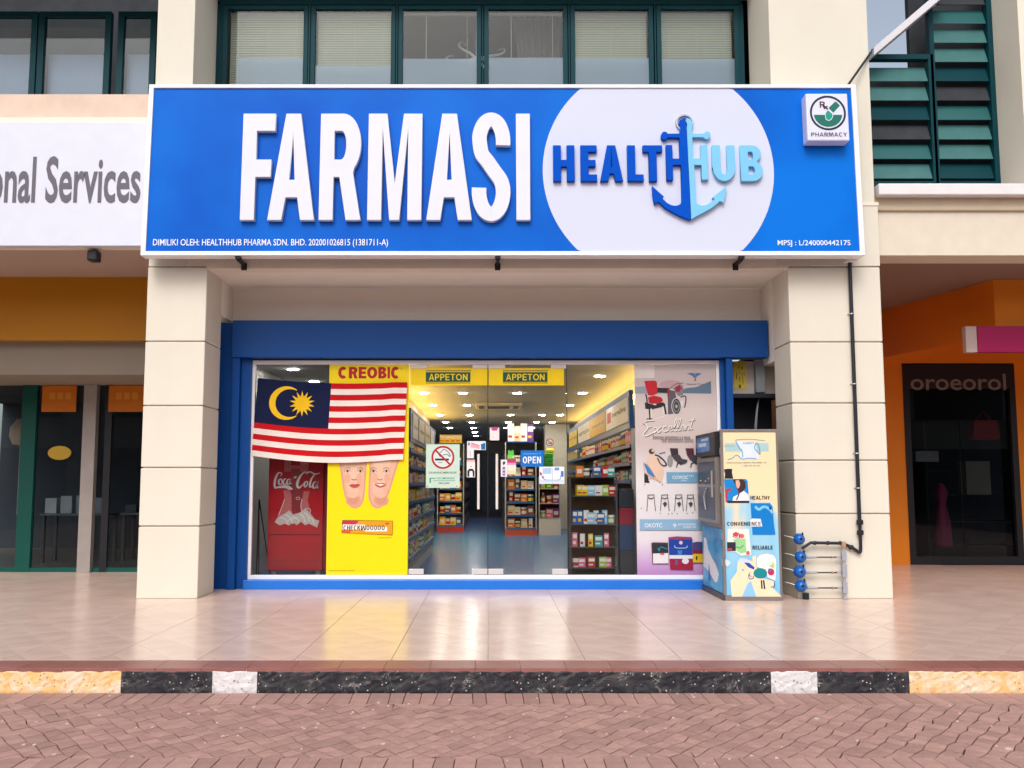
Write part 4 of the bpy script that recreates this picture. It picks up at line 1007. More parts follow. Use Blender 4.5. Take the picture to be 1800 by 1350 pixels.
# header strips on both doors
for i, (a, b, c) in enumerate(((720.5, 856.5, 788), (859, 992.5, 923.5))):
    t = thing('door_strip', 'yellow strip with green name plate across top of %s glass door' % ('left', 'right')[i], 'sign', (xg(c), YP_, Z(678, YP_)), 'yellow strips on the glass doors')
    box('sheet', xg(a), xg(b), YP_ - .001, YP_, Z(677.5, YP_), Z(647, YP_), cm(250, 214, 0), t)
    P_ = Print(YP_ - .0015, 662)
    P_.rect(c - 39.5, 651.2, c + 40, 652.6, (24, 70, 52)); P_.rect(c - 39.5, 654.2, c + 39, 671.4, (14, 84, 62)); P_.rect(c - 39.5, 672.6, c + 39, 673.8, (24, 70, 52))
    P_.build('name_plate', t)
    a0 = c - 34; wds = [9.2, 7.6, 7.6, 7.2, 8.2, 10.4, 8.4]; zz0, zz1 = Z(668.5, YP_), Z(657.3, YP_)
    for ch_, ww in zip('APPETON', wds):
        letter(ch_, X(a0, 662, YP_), X(a0 + ww, 662, YP_), zz0, zz1, YP_ - .005, .002, cm(248, 214, 30), t, .17, .15); a0 += ww + 1.55
# no smoking notice
def notice(name, label, x0, y0, x1, y1, m, cat='notice', yy=YP_, group=None):
    r = (y0 + y1) / 2
    t = thing(name, label, cat, (X((x0 + x1) / 2, r, yy), yy, Z(y1, yy)), group)
    box('sheet', X(x0, r, yy), X(x1, r, yy), yy - .0012, yy, Z(y1, yy), Z(y0, yy), cm(*m), t)
    return t, Print(yy - .0016, r)
t, P_ = notice('notice', 'mint green no smoking notice on the left glass door', 748.8, 781, 808, 857.5, (204, 228, 214))
P_.ell(778.5, 804, 18.5, 18.5, (222, 232, 232)); P_.rect(764.5, 806, 789, 809.5, (40, 40, 44)); P_.stroke([(774, 796), (780, 790), (788, 795), (792, 802)], 1.4, (96, 116, 128)); P_.stroke([(778, 800), (786, 799), (791, 803)], 1.4, (96, 116, 128))
P_.stroke([(770, 797), (774, 803)], 1.4, (50, 54, 60)); P_.rect(770, 812.5, 777, 813.8, (120, 140, 150))
P_.ring(778.5, 804, 18.6, 18.6, 3.4, (186, 28, 40)); P_.stroke([(765.5, 791.5), (791.5, 817)], 3.2, (186, 28, 40))
P_.text('DILARANG MEROKOK', 754, 829, 803, 832.5, (70, 96, 88), t); P_.rect(755, 840, 757.5, 849, (60, 160, 130)); P_.rect(757.5, 840, 766, 841.5, (60, 160, 130)); P_.text('NO SMOKING', 768, 839, 799, 842.5, (60, 150, 124), t); P_.rect(762, 844.6, 800, 845.4, (60, 150, 124)); P_.text('RM10,000', 771, 847.8, 790, 851, (80, 104, 96), t)
P_.ell(751.5, 854.8, .9, .9, (60, 60, 60)); P_.ell(803, 854.8, .9, .9, (60, 60, 60))
P_.build('print', t)
t, P_ = notice('open_sign', 'blue OPEN sign hanging on the right glass door', 915.3, 791.8, 955.8, 820.5, (8, 116, 208), 'sign')
P_.word('OPEN', 919, 802.5, 951, 814.5, (240, 248, 255), t, .17, .15); P_.rect(920, 797.2, 945, 798.3, (120, 190, 240)); P_.ell(949, 797, .9, .9, (150, 200, 240)); P_.build('print', t)
t, P_ = notice('notice', 'white and pink L shaped leaflet above the left door handle', 821, 775.5, 854, 791, (240, 238, 244))
P_.rect(821, 791, 833, 805.5, (238, 236, 242)); P_.poly([(828, 778), (843, 783), (843, 789), (827, 786)], (240, 176, 190)); P_.stroke([(829, 779), (843, 783.5)], .9, (190, 50, 70)); P_.poly([(845, 781), (853, 778), (853, 790), (846, 790)], (20, 110, 180)); P_.rect(823, 778, 825.5, 783, (60, 80, 180)); P_.rect(826, 792, 827, 803, (180, 180, 200)); P_.build('print', t)
t, P_ = notice('notice', 'white card with pink edge and black arch on left door', 820.5, 808, 835, 839, (244, 240, 242))
P_.rect(820.5, 808, 835, 812, (244, 186, 186)); P_.poly([(821.5, 838), (821.5, 828), (825, 824), (831, 824), (834, 828), (834, 838), (831, 838), (831, 831), (825, 831), (825, 838)], (36, 34, 38)); P_.rect(825.5, 828, 830.5, 834, (240, 236, 240)); P_.ell(828, 820, .8, 1.2, (60, 60, 60)); P_.build('print', t)
t, P_ = notice('notice', 'narrow white and purple label beside the right door handle', 880.3, 808, 891.5, 838, (242, 240, 246))
P_.poly([(884, 812), (888, 811), (888, 815), (885, 818), (884, 815)], (40, 40, 44)); P_.rect(883.5, 821, 888, 836, (130, 60, 150)); P_.ell(885.8, 826, 1.6, 2.4, (220, 200, 236)); P_.ell(885.8, 832, 1.4, 1.6, (236, 226, 240)); P_.build('print', t)
t, P_ = notice('notice', 'magenta, pink and cream striped leaflet left of the OPEN sign', 891.8, 806.5, 907, 834, (246, 238, 230))
P_.rect(891.8, 806.5, 907, 813.5, (196, 60, 116)); P_.rect(891.8, 813.5, 907, 817.5, (238, 160, 190)); P_.rect(891.8, 827, 907, 834, (244, 226, 170)); P_.build('print', t)
t, P_ = notice('notice', 'green bear shaped sticker above the striped leaflet', 893, 793, 903, 806, (96, 204, 76)); P_.ell(895, 793, 1.8, 1.8, (96, 204, 76)); P_.ell(901, 793, 1.8, 1.8, (96, 204, 76)); P_.rect(892, 800, 905, 806, (130, 214, 90)); P_.ell(902, 803, 1, 1.2, (240, 240, 240)); P_.build('print', t)
t, P_ = notice('notice', 'white and pale blue picture leaflet below the OPEN sign', 948, 820.3, 992, 850.5, (240, 246, 254))
P_.rect(954, 822.5, 969, 833, (176, 208, 240)); P_.rect(975, 822, 983, 827, (110, 150, 214)); P_.rect(986, 828, 990.5, 838, (60, 120, 220)); P_.poly([(949, 829), (953, 832), (952, 836), (949, 835)], (210, 60, 80)); P_.stroke([(956, 838), (957, 843), (971, 844), (984, 843), (985, 836)], 1, (70, 130, 210)); P_.stroke([(971, 823), (971, 850)], .5, (120, 150, 200)); P_.rect(953, 836, 955, 841, (80, 110, 180)); P_.rect(949, 844, 991, 848, (206, 226, 250)); P_.build('print', t)
t, P_ = notice('notice', 'white card with magenta top taped high between the doors', 861, 751.5, 877.5, 774, (240, 236, 236)); P_.poly([(863, 753), (866, 750.5), (873, 750.5), (876, 753), (873, 757), (866, 757)], (204, 70, 140)); P_.stroke([(866, 769), (868, 769)], .8, (150, 150, 150)); P_.build('print', t)
# right poster
YR = YP_
rp = thing('poster', 'grey medical supplies poster with red chair and wheelchair on right glass', 'poster', (X(1187, 820, YR), YR, gz0))
RX0, RX1 = X(1117.5, 820, YR), gx1 - .002
m = bpy.data.materials.new('poster_grey_lilac'); m.use_nodes = True
n, l = m.node_tree.nodes, m.node_tree.links; p = n['Principled BSDF']; p.inputs['Roughness'].default_value = .4
tc = n.new('ShaderNodeTexCoord'); sx = n.new('ShaderNodeSeparateXYZ'); l.new(tc.outputs['Generated'], sx.inputs[0])
cr = n.new('ShaderNodeValToRGB'); l.new(sx.outputs['Z'], cr.inputs[0])
E = cr.color_ramp.elements; E[0].position = .0; E[0].color = (*rgb(184, 130, 190), 1); E[1].position = 1; E[1].color = (*rgb(206, 190, 188), 1)
for ps, c in ((.07, (206, 172, 214)), (.16, (228, 222, 230)), (.45, (232, 228, 230)), (.62, (208, 190, 188)), (.78, (216, 202, 198)), (.9, (200, 184, 184))):
    e = E.new(ps); e.color = (*rgb(*c), 1)
l.new(cr.outputs[0], p.inputs['Base Color'])
box('sheet', RX0, RX1, YR - .001, YR, gz0 + .002, gz1 - .001, m, rp)
P_ = Print(YR - .0015, 820)
def f1(x, y): return 960 + x / 5.627, 620 + y / 5.627
def f2(x, y): return 960 + x / 5.87, 820 + y / 5.87
BK, GR, RD, DR = (40, 38, 42), (128, 126, 132), (196, 30, 44), (150, 44, 60)
P_.rect(*f1(888, 120), *f1(1088, 250), (226, 216, 212))
P_.poly([f1(*q) for q in ((888, 340), (1000, 330), (1060, 370), (1200, 350), (1240, 400), (1240, 405), (888, 405))], (150, 160, 172)); P_.poly([f1(*q) for q in ((1300, 400), (1400, 350), (1500, 340), (1600, 300), (1650, 280), (1650, 405))], (96, 120, 142))
P_.poly([f1(*q) for q in ((1130, 330), (1150, 290), (1230, 270), (1330, 280), (1380, 330), (1300, 360), (1200, 350))], (196, 160, 166))
P_.poly([f1(*q) for q in ((1110, 345), (1230, 350), (1230, 400), (1110, 395))], BK)
P_.poly([f1(*q) for q in ((1210, 360), (1250, 370), (1240, 470), (1215, 470))], DR); P_.poly([f1(*q) for q in ((1240, 370), (1290, 380), (1310, 500), (1290, 600), (1215, 610), (1215, 480))], (92, 88, 96))
P_.poly([f1(*q) for q in ((1270, 350), (1340, 310), (1375, 345), (1370, 420), (1320, 430))], GR); P_.poly([f1(*q) for q in ((1290, 345), (1335, 318), (1355, 350), (1330, 390), (1295, 385))], (160, 40, 56))
P_.ell(*f1(1300, 530), 9, 15, (70, 66, 72)); P_.ring(*f1(1300, 530), 8.2, 14.2, 1.2, (216, 212, 216)); P_.ring(*f1(1300, 530), 5, 9.5, .8, (180, 176, 182)); P_.ell(*f1(1300, 530), 2, 3, (180, 176, 182))
P_.stroke([f1(1340, 440), f1(1390, 430), f1(1395, 480), f1(1380, 545)], 2, BK); P_.ell(*f1(1355, 500), 2.5, 5, (220, 216, 218)); P_.stroke([f1(1230, 360), f1(1300, 310), f1(1375, 300)], 1, BK)
P_.poly([f1(*q) for q in ((985, 280), (1090, 275), (1110, 290), (1115, 405), (1060, 425), (1020, 420), (1000, 350))], RD); P_.poly([f1(*q) for q in ((1020, 440), (1080, 425), (1150, 440), (1168, 470), (1150, 492), (1060, 506), (1025, 495))], (186, 28, 42))
P_.stroke([f1(995, 410), f1(1005, 440), f1(1010, 500)], 2.4, BK); P_.poly([f1(*q) for q in ((985, 490), (1060, 510), (1170, 490), (1190, 510), (1190, 530), (1060, 560), (990, 555))], BK)
P_.stroke([f1(1030, 555), f1(1035, 660)], 2.4, BK); P_.stroke([f1(1180, 520), f1(1195, 610)], 3, BK); P_.stroke([f1(1048, 550), f1(1048, 670), f1(1200, 620)], 1.5, (236, 232, 230), 1); P_.stroke([f1(1165, 530), f1(1175, 620)], 1.4, (236, 232, 230)); P_.ell(*f1(1085, 512), 3, 1, (230, 226, 226)); P_.stroke([f1(1000, 655), f1(1060, 655)], 1.5, BK)
# crest top right
P_.poly([f1(*q) for q in ((1410, 205), (1470, 200), (1490, 215), (1510, 200), (1560, 207), (1515, 230), (1500, 250), (1478, 248), (1465, 228))], (60, 124, 176)); P_.ell(*f1(1492, 268), 1.6, 2.2, (200, 60, 60)); P_.stroke([f1(1490, 195), f1(1495, 260)], 1.4, (214, 90, 80)); P_.text('Smuruer E lrue', *f1(1410, 302), *f1(1572, 318), (110, 110, 124), rp)
# Excellent, brush script
EX = [[(1075, 670), (1000, 675), (965, 700), (985, 700), (1010, 745), (975, 790), (965, 815), (1000, 822), (1060, 790), (1085, 775)], [(1000, 745), (1045, 728)],
      [(1075, 740), (1100, 745), (1115, 790), (1140, 770)], [(1145, 728), (1110, 760), (1070, 795)], [(1200, 730), (1175, 728), (1160, 760), (1180, 780), (1215, 765)],
      [(1215, 765), (1245, 745), (1240, 722), (1220, 745), (1235, 775), (1265, 760)], [(1265, 760), (1300, 680), (1300, 650), (1280, 680), (1270, 750), (1285, 775), (1305, 755)],
      [(1305, 755), (1335, 680), (1338, 648), (1315, 680), (1305, 745), (1320, 770), (1340, 755)], [(1340, 755), (1370, 735), (1365, 712), (1345, 735), (1355, 765), (1385, 745)],
      [(1385, 712), (1380, 765), (1400, 725), (1425, 715), (1415, 755), (1430, 755)], [(1470, 640), (1445, 700), (1435, 750), (1455, 752)], [(1420, 672), (1480, 660)]]
for sgx in EX: P_.stroke([f1(a + 6, b + 7) for a, b in sgx], 1.5, (128, 112, 112), 6)
for sgx in EX: P_.stroke([f1(a, b) for a, b in sgx], 1.7, (240, 234, 228), 6)
P_.text('Enmmoo ennnmnooi e e eooe', *f1(1060, 812), *f1(1430, 858), (130, 120, 122), rp); P_.text('ronlr ennnooonnn Eonnno', *f1(1145, 838), *f1(1460, 888), (134, 124, 126), rp)
# lower chairs group and shoe
P_.poly([f1(*q) for q in ((1010, 1020), (1060, 1000), (1110, 1040), (1150, 1100), (1160, 1180), (1140, 1280), (1090, 1250), (1030, 1160), (1000, 1080))], (232, 200, 178)); P_.poly([f1(*q) for q in ((965, 1090), (1000, 1100), (1040, 1150), (1075, 1220), (1060, 1230), (1000, 1190))], (60, 130, 190))
P_.stroke([f1(965, 1085), f1(975, 1180), f1(1040, 1230), f1(1080, 1235), f1(1020, 1130), f1(965, 1085)], 1.4, (220, 172, 150)); P_.poly([f1(*q) for q in ((968, 1190), (1000, 1210), (1020, 1285), (968, 1285))], BK); P_.stroke([f1(1010, 1265), f1(1030, 1240), f1(1070, 1250), f1(1130, 1282)], 1.6, (226, 186, 160))
P_.ell(*f1(1045, 975), 5, 4.5, (70, 60, 60)); P_.ell(*f1(1058, 968), 2.6, 2.6, (220, 180, 150)); P_.stroke([f1(1075, 1010), f1(1110, 1020), f1(1160, 1060), f1(1190, 1110), f1(1140, 1110), f1(1100, 1040)], 2.2, BK); P_.stroke([f1(1120, 998), f1(1180, 985)], 1.2, BK)
for dx in (0, 155):
    P_.poly([f1(a + dx, b) for a, b in ((1225, 945), (1305, 945), (1310, 1010), (1240, 1015))], (60, 44, 50) if dx == 0 else (86, 40, 58))
    P_.ell(*f1(1225 + dx, 1070), 5, 10, (150, 146, 150)) if dx == 0 else None
    P_.poly([f1(min(a + dx, 1500), b) for a, b in ((1240, 1015), (1320, 1010), (1345, 1050), (1400, 1060), (1390, 1090), (1330, 1110), (1270, 1060))], (70, 66, 74))
    P_.stroke([f1(1290 + dx * .9, 1135), f1(1300 + dx * .9, 1095), f1(1340 + dx * .9, 1090)], 1.8, BK)
P_.rect(*f1(1188, 1182), *f1(1502, 1287), (116, 168, 204)); P_.text('COWOC', *f1(1245, 1215), *f1(1400, 1250), (226, 236, 244), rp, bold=.02); P_.text('TM', *f1(1408, 1213), *f1(1455, 1232), (226, 236, 244), rp); P_.text('oneooo', *f1(1330, 1258), *f1(1385, 1270), (210, 226, 238), rp)
for cx_ in (1075, 1215, 1360, 1480):   # small frames and commodes
    a, b, c = cx_, 290, 440
    P_.stroke([f2(a - 30, b), f2(a - 45, c + 20)], 1, BK); P_.stroke([f2(a + 30, b), f2(a + 45, c + 20)], 1, BK); P_.stroke([f2(a - 35, b + 5), f2(a + 35, b)], 1.2, (110, 108, 112)); P_.stroke([f2(a - 30, b + 30), f2(a, b + 42), f2(a + 32, b + 28)], 1.4, BK)
    if cx_ > 1100: P_.poly([f2(a - 20, b + 90), f2(a + 5, b + 70), f2(a + 25, b + 95), f2(a, b + 130)], (70, 68, 74))
for a, b in ((972, 430), (1168, 482), (1252, 490), (1288, 483), (1340, 488), (1443, 485), (1500, 478), (1558, 482), (1012, 188), (1195, 184)): P_.ell(*f2(a, b), .9, .9, BK, n=9, a1=320)
P_.rect(*f2(955, 545), 1256.0, f2(0, 655)[1], (140, 180, 212)); P_.text('OKOTC', *f2(1005, 585), *f2(1185, 628), (236, 240, 246), rp, bold=.015); P_.text('9', *f2(1295, 588), *f2(1330, 630), (236, 240, 246), rp); P_.text('annnnnnnn', *f2(1345, 588), *f2(1525, 606), (226, 232, 240), rp); P_.text('nnnno no', *f2(1400, 615), *f2(1530, 632), (226, 232, 240), rp)
P_.poly([f2(*q) for q in ((1070, 790), (1090, 782), (1240, 785), (1245, 1005), (1078, 1005))], (96, 36, 60)); P_.poly([f2(*q) for q in ((1085, 800), (1238, 800), (1238, 895), (1085, 895))], (36, 48, 58)); P_.poly([f2(*q) for q in ((1085, 898), (1242, 892), (1242, 998), (1085, 1000))], (232, 228, 234)); P_.stroke([f2(1135, 840), f2(1150, 870), f2(1165, 830), f2(1230, 850)], 1.4, (40, 150, 160)); P_.ell(*f2(1180, 902), 4, 2, (226, 90, 110))
P_.poly([f2(*q) for q in ((1490, 785), (1540, 775), (1600, 780), (1600, 995), (1490, 998))], (70, 70, 120)); P_.rect(*f2(1490, 860), *f2(1600, 900), (128, 30, 70)); P_.rect(*f2(1490, 900), *f2(1600, 990), (222, 184, 20)); P_.ell(*f2(1530, 945), 1.5, 4, BK)
P_.poly([f2(*q) for q in ((1245, 730), (1330, 720), (1480, 728), (1492, 750), (1492, 1068), (1258, 1062))], (150, 60, 110)); P_.rect(*f2(1250, 752), *f2(1488, 912), (22, 66, 160)); P_.rect(*f2(1252, 914), *f2(1492, 950), (226, 226, 232)); P_.rect(*f2(1258, 956), *f2(1492, 1062), (160, 24, 60)); P_.ell(*f2(1372, 785), 3.2, 3.2, (236, 190, 180)); P_.stroke([f2(1310, 812), f2(1320, 838), f2(1425, 838), f2(1435, 815)], 1, (200, 220, 240)); P_.poly([f2(*q) for q in ((1335, 865), (1385, 865), (1378, 908), (1342, 908))], (60, 130, 200)); P_.ell(*f2(1415, 975), 6, 5, (220, 226, 236)); P_.rect(*f2(1310, 965), *f2(1338, 1015), (92, 92, 130))
P_.build('poster_print', rp)

# ---------------------------------------------------------------- flag
YF = YGL - .05
fl = thing('flag', 'Malaysian flag hung across the left shop window', 'flag', (X(580, 740, YF), YF, Z(806, YF)))
TL, TR, BR, BL = (451.5, 664.5), (715.5, 671.5), (709, 807.5), (443.5, 801)
def fpt(u, v, dy=0.0):
    x = (TL[0] * (1 - u) + TR[0] * u) * (1 - v) + (BL[0] * (1 - u) + BR[0] * u) * v
    sag = 6.5 * math.sin(PI * min(1, u * 1.02)) * (.9 + .5 * v)
    y = (TL[1] * (1 - u) + TR[1] * u) * (1 - v) + (BL[1] * (1 - u) + BR[1] * u) * v + sag + 1.6 * max(0, u - .75) * 4 * math.sin(u * 40) * .4
    yy = YF + dy - .012 * math.sin(u * 9 + v * 3) - .006 * math.sin(u * 23 + v * 11)
    return (X(x, 735, yy), yy, Z(y, yy))
def fgrid(u0, u1, v0, v1, nu, nv, mi, mb):
    b = [fpt(u0 + (u1 - u0) * i / nu, v0 + (v1 - v0) * j / nv) for j in range(nv + 1) for i in range(nu + 1)]
    mb.add(b, [(j * (nu + 1) + i, (j + 1) * (nu + 1) + i, (j + 1) * (nu + 1) + i + 1, j * (nu + 1) + i + 1) for j in range(nv) for i in range(nu)], mi)
FR = pm('flag_red', rgb(208, 2, 18, .78), .85, var=.04, bump=.15, bscale=300); FWt = pm('flag_white', rgb(244, 232, 226, .84), .75, var=.03, bump=.15, bscale=300)
FN = pm('flag_navy', rgb(4, 24, 74, .62), .85, var=.06, bump=.15, bscale=300); FY = pm('flag_gold', rgb(244, 196, 20), .7, var=.04)
uc = .492
mb = MB()
for k in range(14):
    v0, v1 = k / 14, (k + 1) / 14
    if k < 8: fgrid(uc, 1, v0, v1, 24, 2, k % 2, mb)
    else: fgrid(0, 1, v0, v1, 48, 2, k % 2, mb)
fgrid(0, uc, 0, 8 / 14, 24, 10, 2, mb)
mb.build('cloth', [FR, FWt, FN], fl, smooth=True)
# crescent and star follow the cloth
def fpoly(pts, dy, m_, name):
    bm = bmesh.new(); vsb = [bm.verts.new((u, v, 0)) for u, v in pts]; bm.faces.new(vsb)
    bmesh.ops.triangulate(bm, faces=bm.faces[:]); 
    mb_ = MB(); mb_.add([fpt(v.co.x, v.co.y, dy) for v in bm.verts], [tuple(v.index for v in f.verts) for f in bm.faces]) if not bm.verts.index_update() else None
    bm.free(); return mb_.build(name, m_, fl)
def fuv(px, py):   # invert roughly: pixel to u,v
    u, v = .3, .3
    for _ in range(30):
        x = (TL[0] * (1 - u) + TR[0] * u) * (1 - v) + (BL[0] * (1 - u) + BR[0] * u) * v
        y = (TL[1] * (1 - u) + TR[1] * u) * (1 - v) + (BL[1] * (1 - u) + BR[1] * u) * v + 6.5 * math.sin(PI * min(1, u * 1.02)) * (.9 + .5 * v)
        u += (px - x) / 265; v += (py - y) / 136
    return u, v
def moon(cx, cy, R, cx2, r):
    o = arc(cx, cy, R, R, 48, 312, 40); i = arc(cx2, cy, r, r, 305, 55, 36)
    return o, i
oc = [(502.5 + 30 * math.cos(a), 708.5 + 29.5 * math.sin(a)) for a in [math.radians(52 + (308 - 52) * i / 36) for i in range(37)]]
ic = [(509 + 25.5 * math.cos(a), 708.5 + 24.5 * math.sin(a)) for a in [math.radians(298 - (298 - 62) * i / 36) for i in range(37)]]
mb = MB()
pts = [fuv(*q) for q in oc] + [fuv(*q) for q in ic[::-1]]
V = [fpt(u, v, -.004) for u, v in pts]
mb.add(V, [(i, i + 1, 37 + i + 1, 37 + i) for i in range(36)])
mb.build('crescent', FY, fl)
st_ = []
for k in range(28):
    r = 22.5 if k % 2 == 0 else 12.2
    a = -PI / 2 + k * PI / 14
    st_.append((530.5 + r * math.cos(a), 709.5 + r * math.sin(a)))
V = [fpt(*fuv(530.5, 709.5), -.005)] + [fpt(*fuv(*q), -.005) for q in st_]
MB().add(V, [(0, 1 + k, 1 + (k + 1) % 28) for k in range(28)]).build('star', FY, fl)

exec_interior = True
# ================================================================== INTERIOR
EYE = CAMZ
ZF, ZC = .03, EYE + 1.50
XL, XR, XPART = -3.05, 2.16, -1.46
YEND = 26.0
FLOORM = pm('blue_vinyl_floor', rgb(24, 110, 184, .88), .24, var=.03, scale=1.0, spec=.5)
CEIL = pm('ceiling_board', rgb(182, 184, 180, .66), .8, var=.02)
WALLI = pm('interior_wall', rgb(222, 218, 208, .75), .7, var=.03)
struct(box('shop_floor', XL - .1, XR + .4, YGL + .10, YEND, -.004, ZF, FLOORM))
struct(box('shop_ceiling', XL - .1, XR + .4, YGL + .07, YEND, ZC, ZC + .08, CEIL))
struct(MB().box(XL - .1, XL, YGL + .06, YEND, 0, ZC).box(XR, XR + .1, YGL + .16, YEND, ZF, ZC).box(XL, XR, YEND, YEND + .1, ZF, ZC).build('shop_wall', WALLI))
struct(box('partition_wall', XPART - .08, XPART, 1.5, 13, ZF, ZC, WALLI))
struct(box('back_room_wall', XL, XPART - .08, 6.5, 6.6, ZF, ZC, pm('brown_wall', rgb(150, 128, 98), .7)))
struct(box('back_counter_wall', XPART, XR, 23.0, 23.1, ZF, ZC - .5, pm('dark_counter_wall', rgb(58, 66, 78), .6, var=.1)))
LAMP = emit('downlight_glow', (1, .97, .92), 135)
TRIM = pm('white_trim', rgb(240, 240, 238), .4)
mb0 = MB().lathe([(.085, -.006), (.085, 0), (.066, 0)], (0, 0, 0), seg=18)
proto = None
def lamp(x, dist, label, r=1.0):
    y = CAMY + dist
    global proto
    if proto is None:
        me = MB().lathe([(.07, -.006), (.088, -.004), (.088, 0)], (0, 0, 0), seg=18)
        proto = me.build('downlight', [TRIM, LAMP], origin=(0, 0, 0))
        gl = MB().lathe([(.068, -.012), (.068, -.0065)], (0, 0, 0), seg=18).build('diffuser', LAMP, proto, origin=(0, 0, 0))
        proto.location = (x, y, ZC - .001); o = proto
    else:
        o = copy_of(proto, (x, y, ZC - .001)); g = bpy.data.objects['diffuser'].copy(); COL.objects.link(g); g.parent = o
    tag(o, label, 'ceiling light', 'round downlights in the pharmacy ceiling')
ordn = ['first', 'second', 'third', 'fourth', 'fifth', 'sixth', 'seventh', 'eighth', 'ninth', 'tenth', 'eleventh', 'twelfth', 'thirteenth', 'fourteenth', 'fifteenth', 'sixteenth', 'seventeenth', 'eighteenth', 'nineteenth', 'twentieth', 'twenty-first', 'twenty-second', 'twenty-third', 'twenty-fourth', 'twenty-fifth', 'twenty-sixth', 'twenty-seventh', 'twenty-eighth', 'twenty-ninth', 'thirtieth']
DIST = [13.6, 16.2, 18.8, 21.5, 24.1, 26.6, 29.0, 31.3]
for ci, (xc, nm, rows) in enumerate(((-1.12, 'leftmost', range(1, 6)), (-.46, 'centre left', range(1, 8)), (.45, 'centre right', range(1, 6)), (1.15, 'right middle', range(3, 6)), (1.55, 'rightmost', range(0, 6)))):
    for ri in rows: lamp(xc, DIST[ri], 'round downlight in the %s ceiling row, %s light from the entrance' % (nm, ordn[ri - rows[0]]))
lamp(-2.62, 12.75, 'round downlight above the flag, nearer of two left of the partition'); lamp(-2.62, 14.3, 'round downlight above the flag, farther of two left of the partition')
lamp(1.98, 12.2, 'round downlight high above the right wall shelving near the poster')
# cove light strips behind the shelf headers
COVE = emit('warm_cove_strip', (1.0, .60, .15), 18)
cvl = box('cove_light', XPART + .03, XPART + .12, 1.6, 12.5, EYE + .93, EYE + .96, emit('warm_cove_strip_left', (1.0, .58, .12), 34))
tag(cvl, 'warm yellow cove light strip above the left wall shelving', 'light strip')
cvr = box('cove_light', XR - .12, XR - .05, 1.3, 13.5, EYE + 1.22, EYE + 1.25, COVE)
tag(cvr, 'warm yellow cove light strip above the right wall shelving', 'light strip')
# cassette air conditioner
ac = thing('air_conditioner', 'square cassette air conditioner in the pharmacy ceiling', 'air conditioner', (.16, 8.6, ZC - .05))
box('panel', -.28, .60, 7.9, 9.0, ZC - .05, ZC - .001, pm('ac_white', rgb(200, 198, 190), .5), ac, .008)
mb = MB()
for k in range(7): mb.box(-.05, .37, 8.15 + k * .1, 8.19 + k * .1, ZC - .056, ZC - .051)
mb.build('grille', DSTEEL, ac)
box('vent', -.22, -.12, 8.1, 8.8, ZC - .054, ZC - .0505, BLACKP, ac); box('vent', .44, .54, 8.1, 8.8, ZC - .054, ZC - .0505, BLACKP, ac)

SHB = pm('shelf_blue', rgb(4, 76, 150), .4, var=.05); SHW = pm('shelf_grey', rgb(190, 192, 192), .5, var=.04); SHD = pm('shelf_dark', rgb(52, 58, 66), .5, var=.08)
PRICE = pm('price_rail', rgb(40, 104, 176), .35)
def wall_unit(name, label, xf, sg_, y0, y1, ztop, panel_h, shelves, depth=.42, back=SHW):
    """xf = front plane x, sg_=-1 left wall (shelves extend to -x), +1 right wall"""
    t = thing(name, label, 'shelving', (xf + sg_ * depth / 2, (y0 + y1) / 2, ZF))
    xb = xf + sg_ * depth
    box('back_panel', xb, xb - sg_ * .02, y0, y1, ZF, ztop, back, t)
    box('header_panel', xf, xf + sg_ * .05, y0, y1, ztop - panel_h, ztop, SHB, t)
    box('plinth', xf + sg_ * .04, xb - sg_ * .021, y0, y1, ZF + .001, ZF + .12, SHW, t)
    for yy in (y0 + .012, y1 - .012): box('end_panel', xf + sg_ * .02, xb - sg_ * .021, yy - .01, yy + .01, ZF + .121, ztop - panel_h - .001, SHW, t)
    for z in shelves:
        s = box('shelf', xf + sg_ * .012, xb - sg_ * .021, y0 + .025, y1 - .025, z - .02, z, back if back is not SHW else SHW, t)
        box('price_strip', xf, xf + sg_ * .011, y0 + .025, y1 - .025, z - .034, z + .006, PRICE, s)
    return t
LSH = [EYE + q for q in (.40, .20, -.01, -.23, -.45, -.67, -.91)]
lu = wall_unit('wall_shelving', 'left wall shelving with blue header and white framed posters', -.95, -1, 1.25, 6.4, EYE + .89, .40, LSH)
RSH = [EYE + q for q in (.46, .24, .02, -.22, -.46, -.72)]
ru = wall_unit('wall_shelving', 'right wall shelving with blue header, posters and a row of boxes', 1.70, 1, 1.5, 11.3, EYE + 1.13, .47, RSH, .42, SHD)
# header posters on the wall units
def hposter(xf, sg_, y0, y1, z0, z1, base, label, txt=None, tcol=(40, 40, 44), red=False):
    t = thing('framed_poster', label, 'poster', (xf, (y0 + y1) / 2, z0))
    x = xf - sg_ * .012
    box('sheet', x, xf - sg_ * .001, y0, y1, z0, z1, cm(*base), t, .003)
    if txt:
        me = text(txt, y0 + (y1 - y0) * .32 if red else y0 + (y1 - y0) * .15, y1 - (y1 - y0) * .08, z0 + (z1 - z0) * .40, z0 + (z1 - z0) * (.72 if red else .6), 0, cm(*tcol), t, bold=.02)
        # turn the flat text to face the aisle
        w_ = (y1 - y0)
        yc = (y0 + w_ * .32 + y1 - w_ * .08) / 2 if red else (y0 + w_ * .15 + y1 - w_ * .08) / 2
        me.rotation_euler.z = -PI / 2 if sg_ > 0 else PI / 2
        yc2 = (y0 + y1) - yc if sg_ > 0 else yc
        me.location = Vector((x - sg_ * .002, yc2, z0 + (z1 - z0) * .40)) - WPOS[t.name]
    if red:
        yr = y1 - w_ * .22
        box('logo', x - sg_ * .003, x - sg_ * .0005, y1 - w_ * .26, y1 - w_ * .08, z0 + (z1 - z0) * .3, z0 + (z1 - z0) * .78, cm(190, 30, 56), t, .002)
    return t
y_ = 1.45
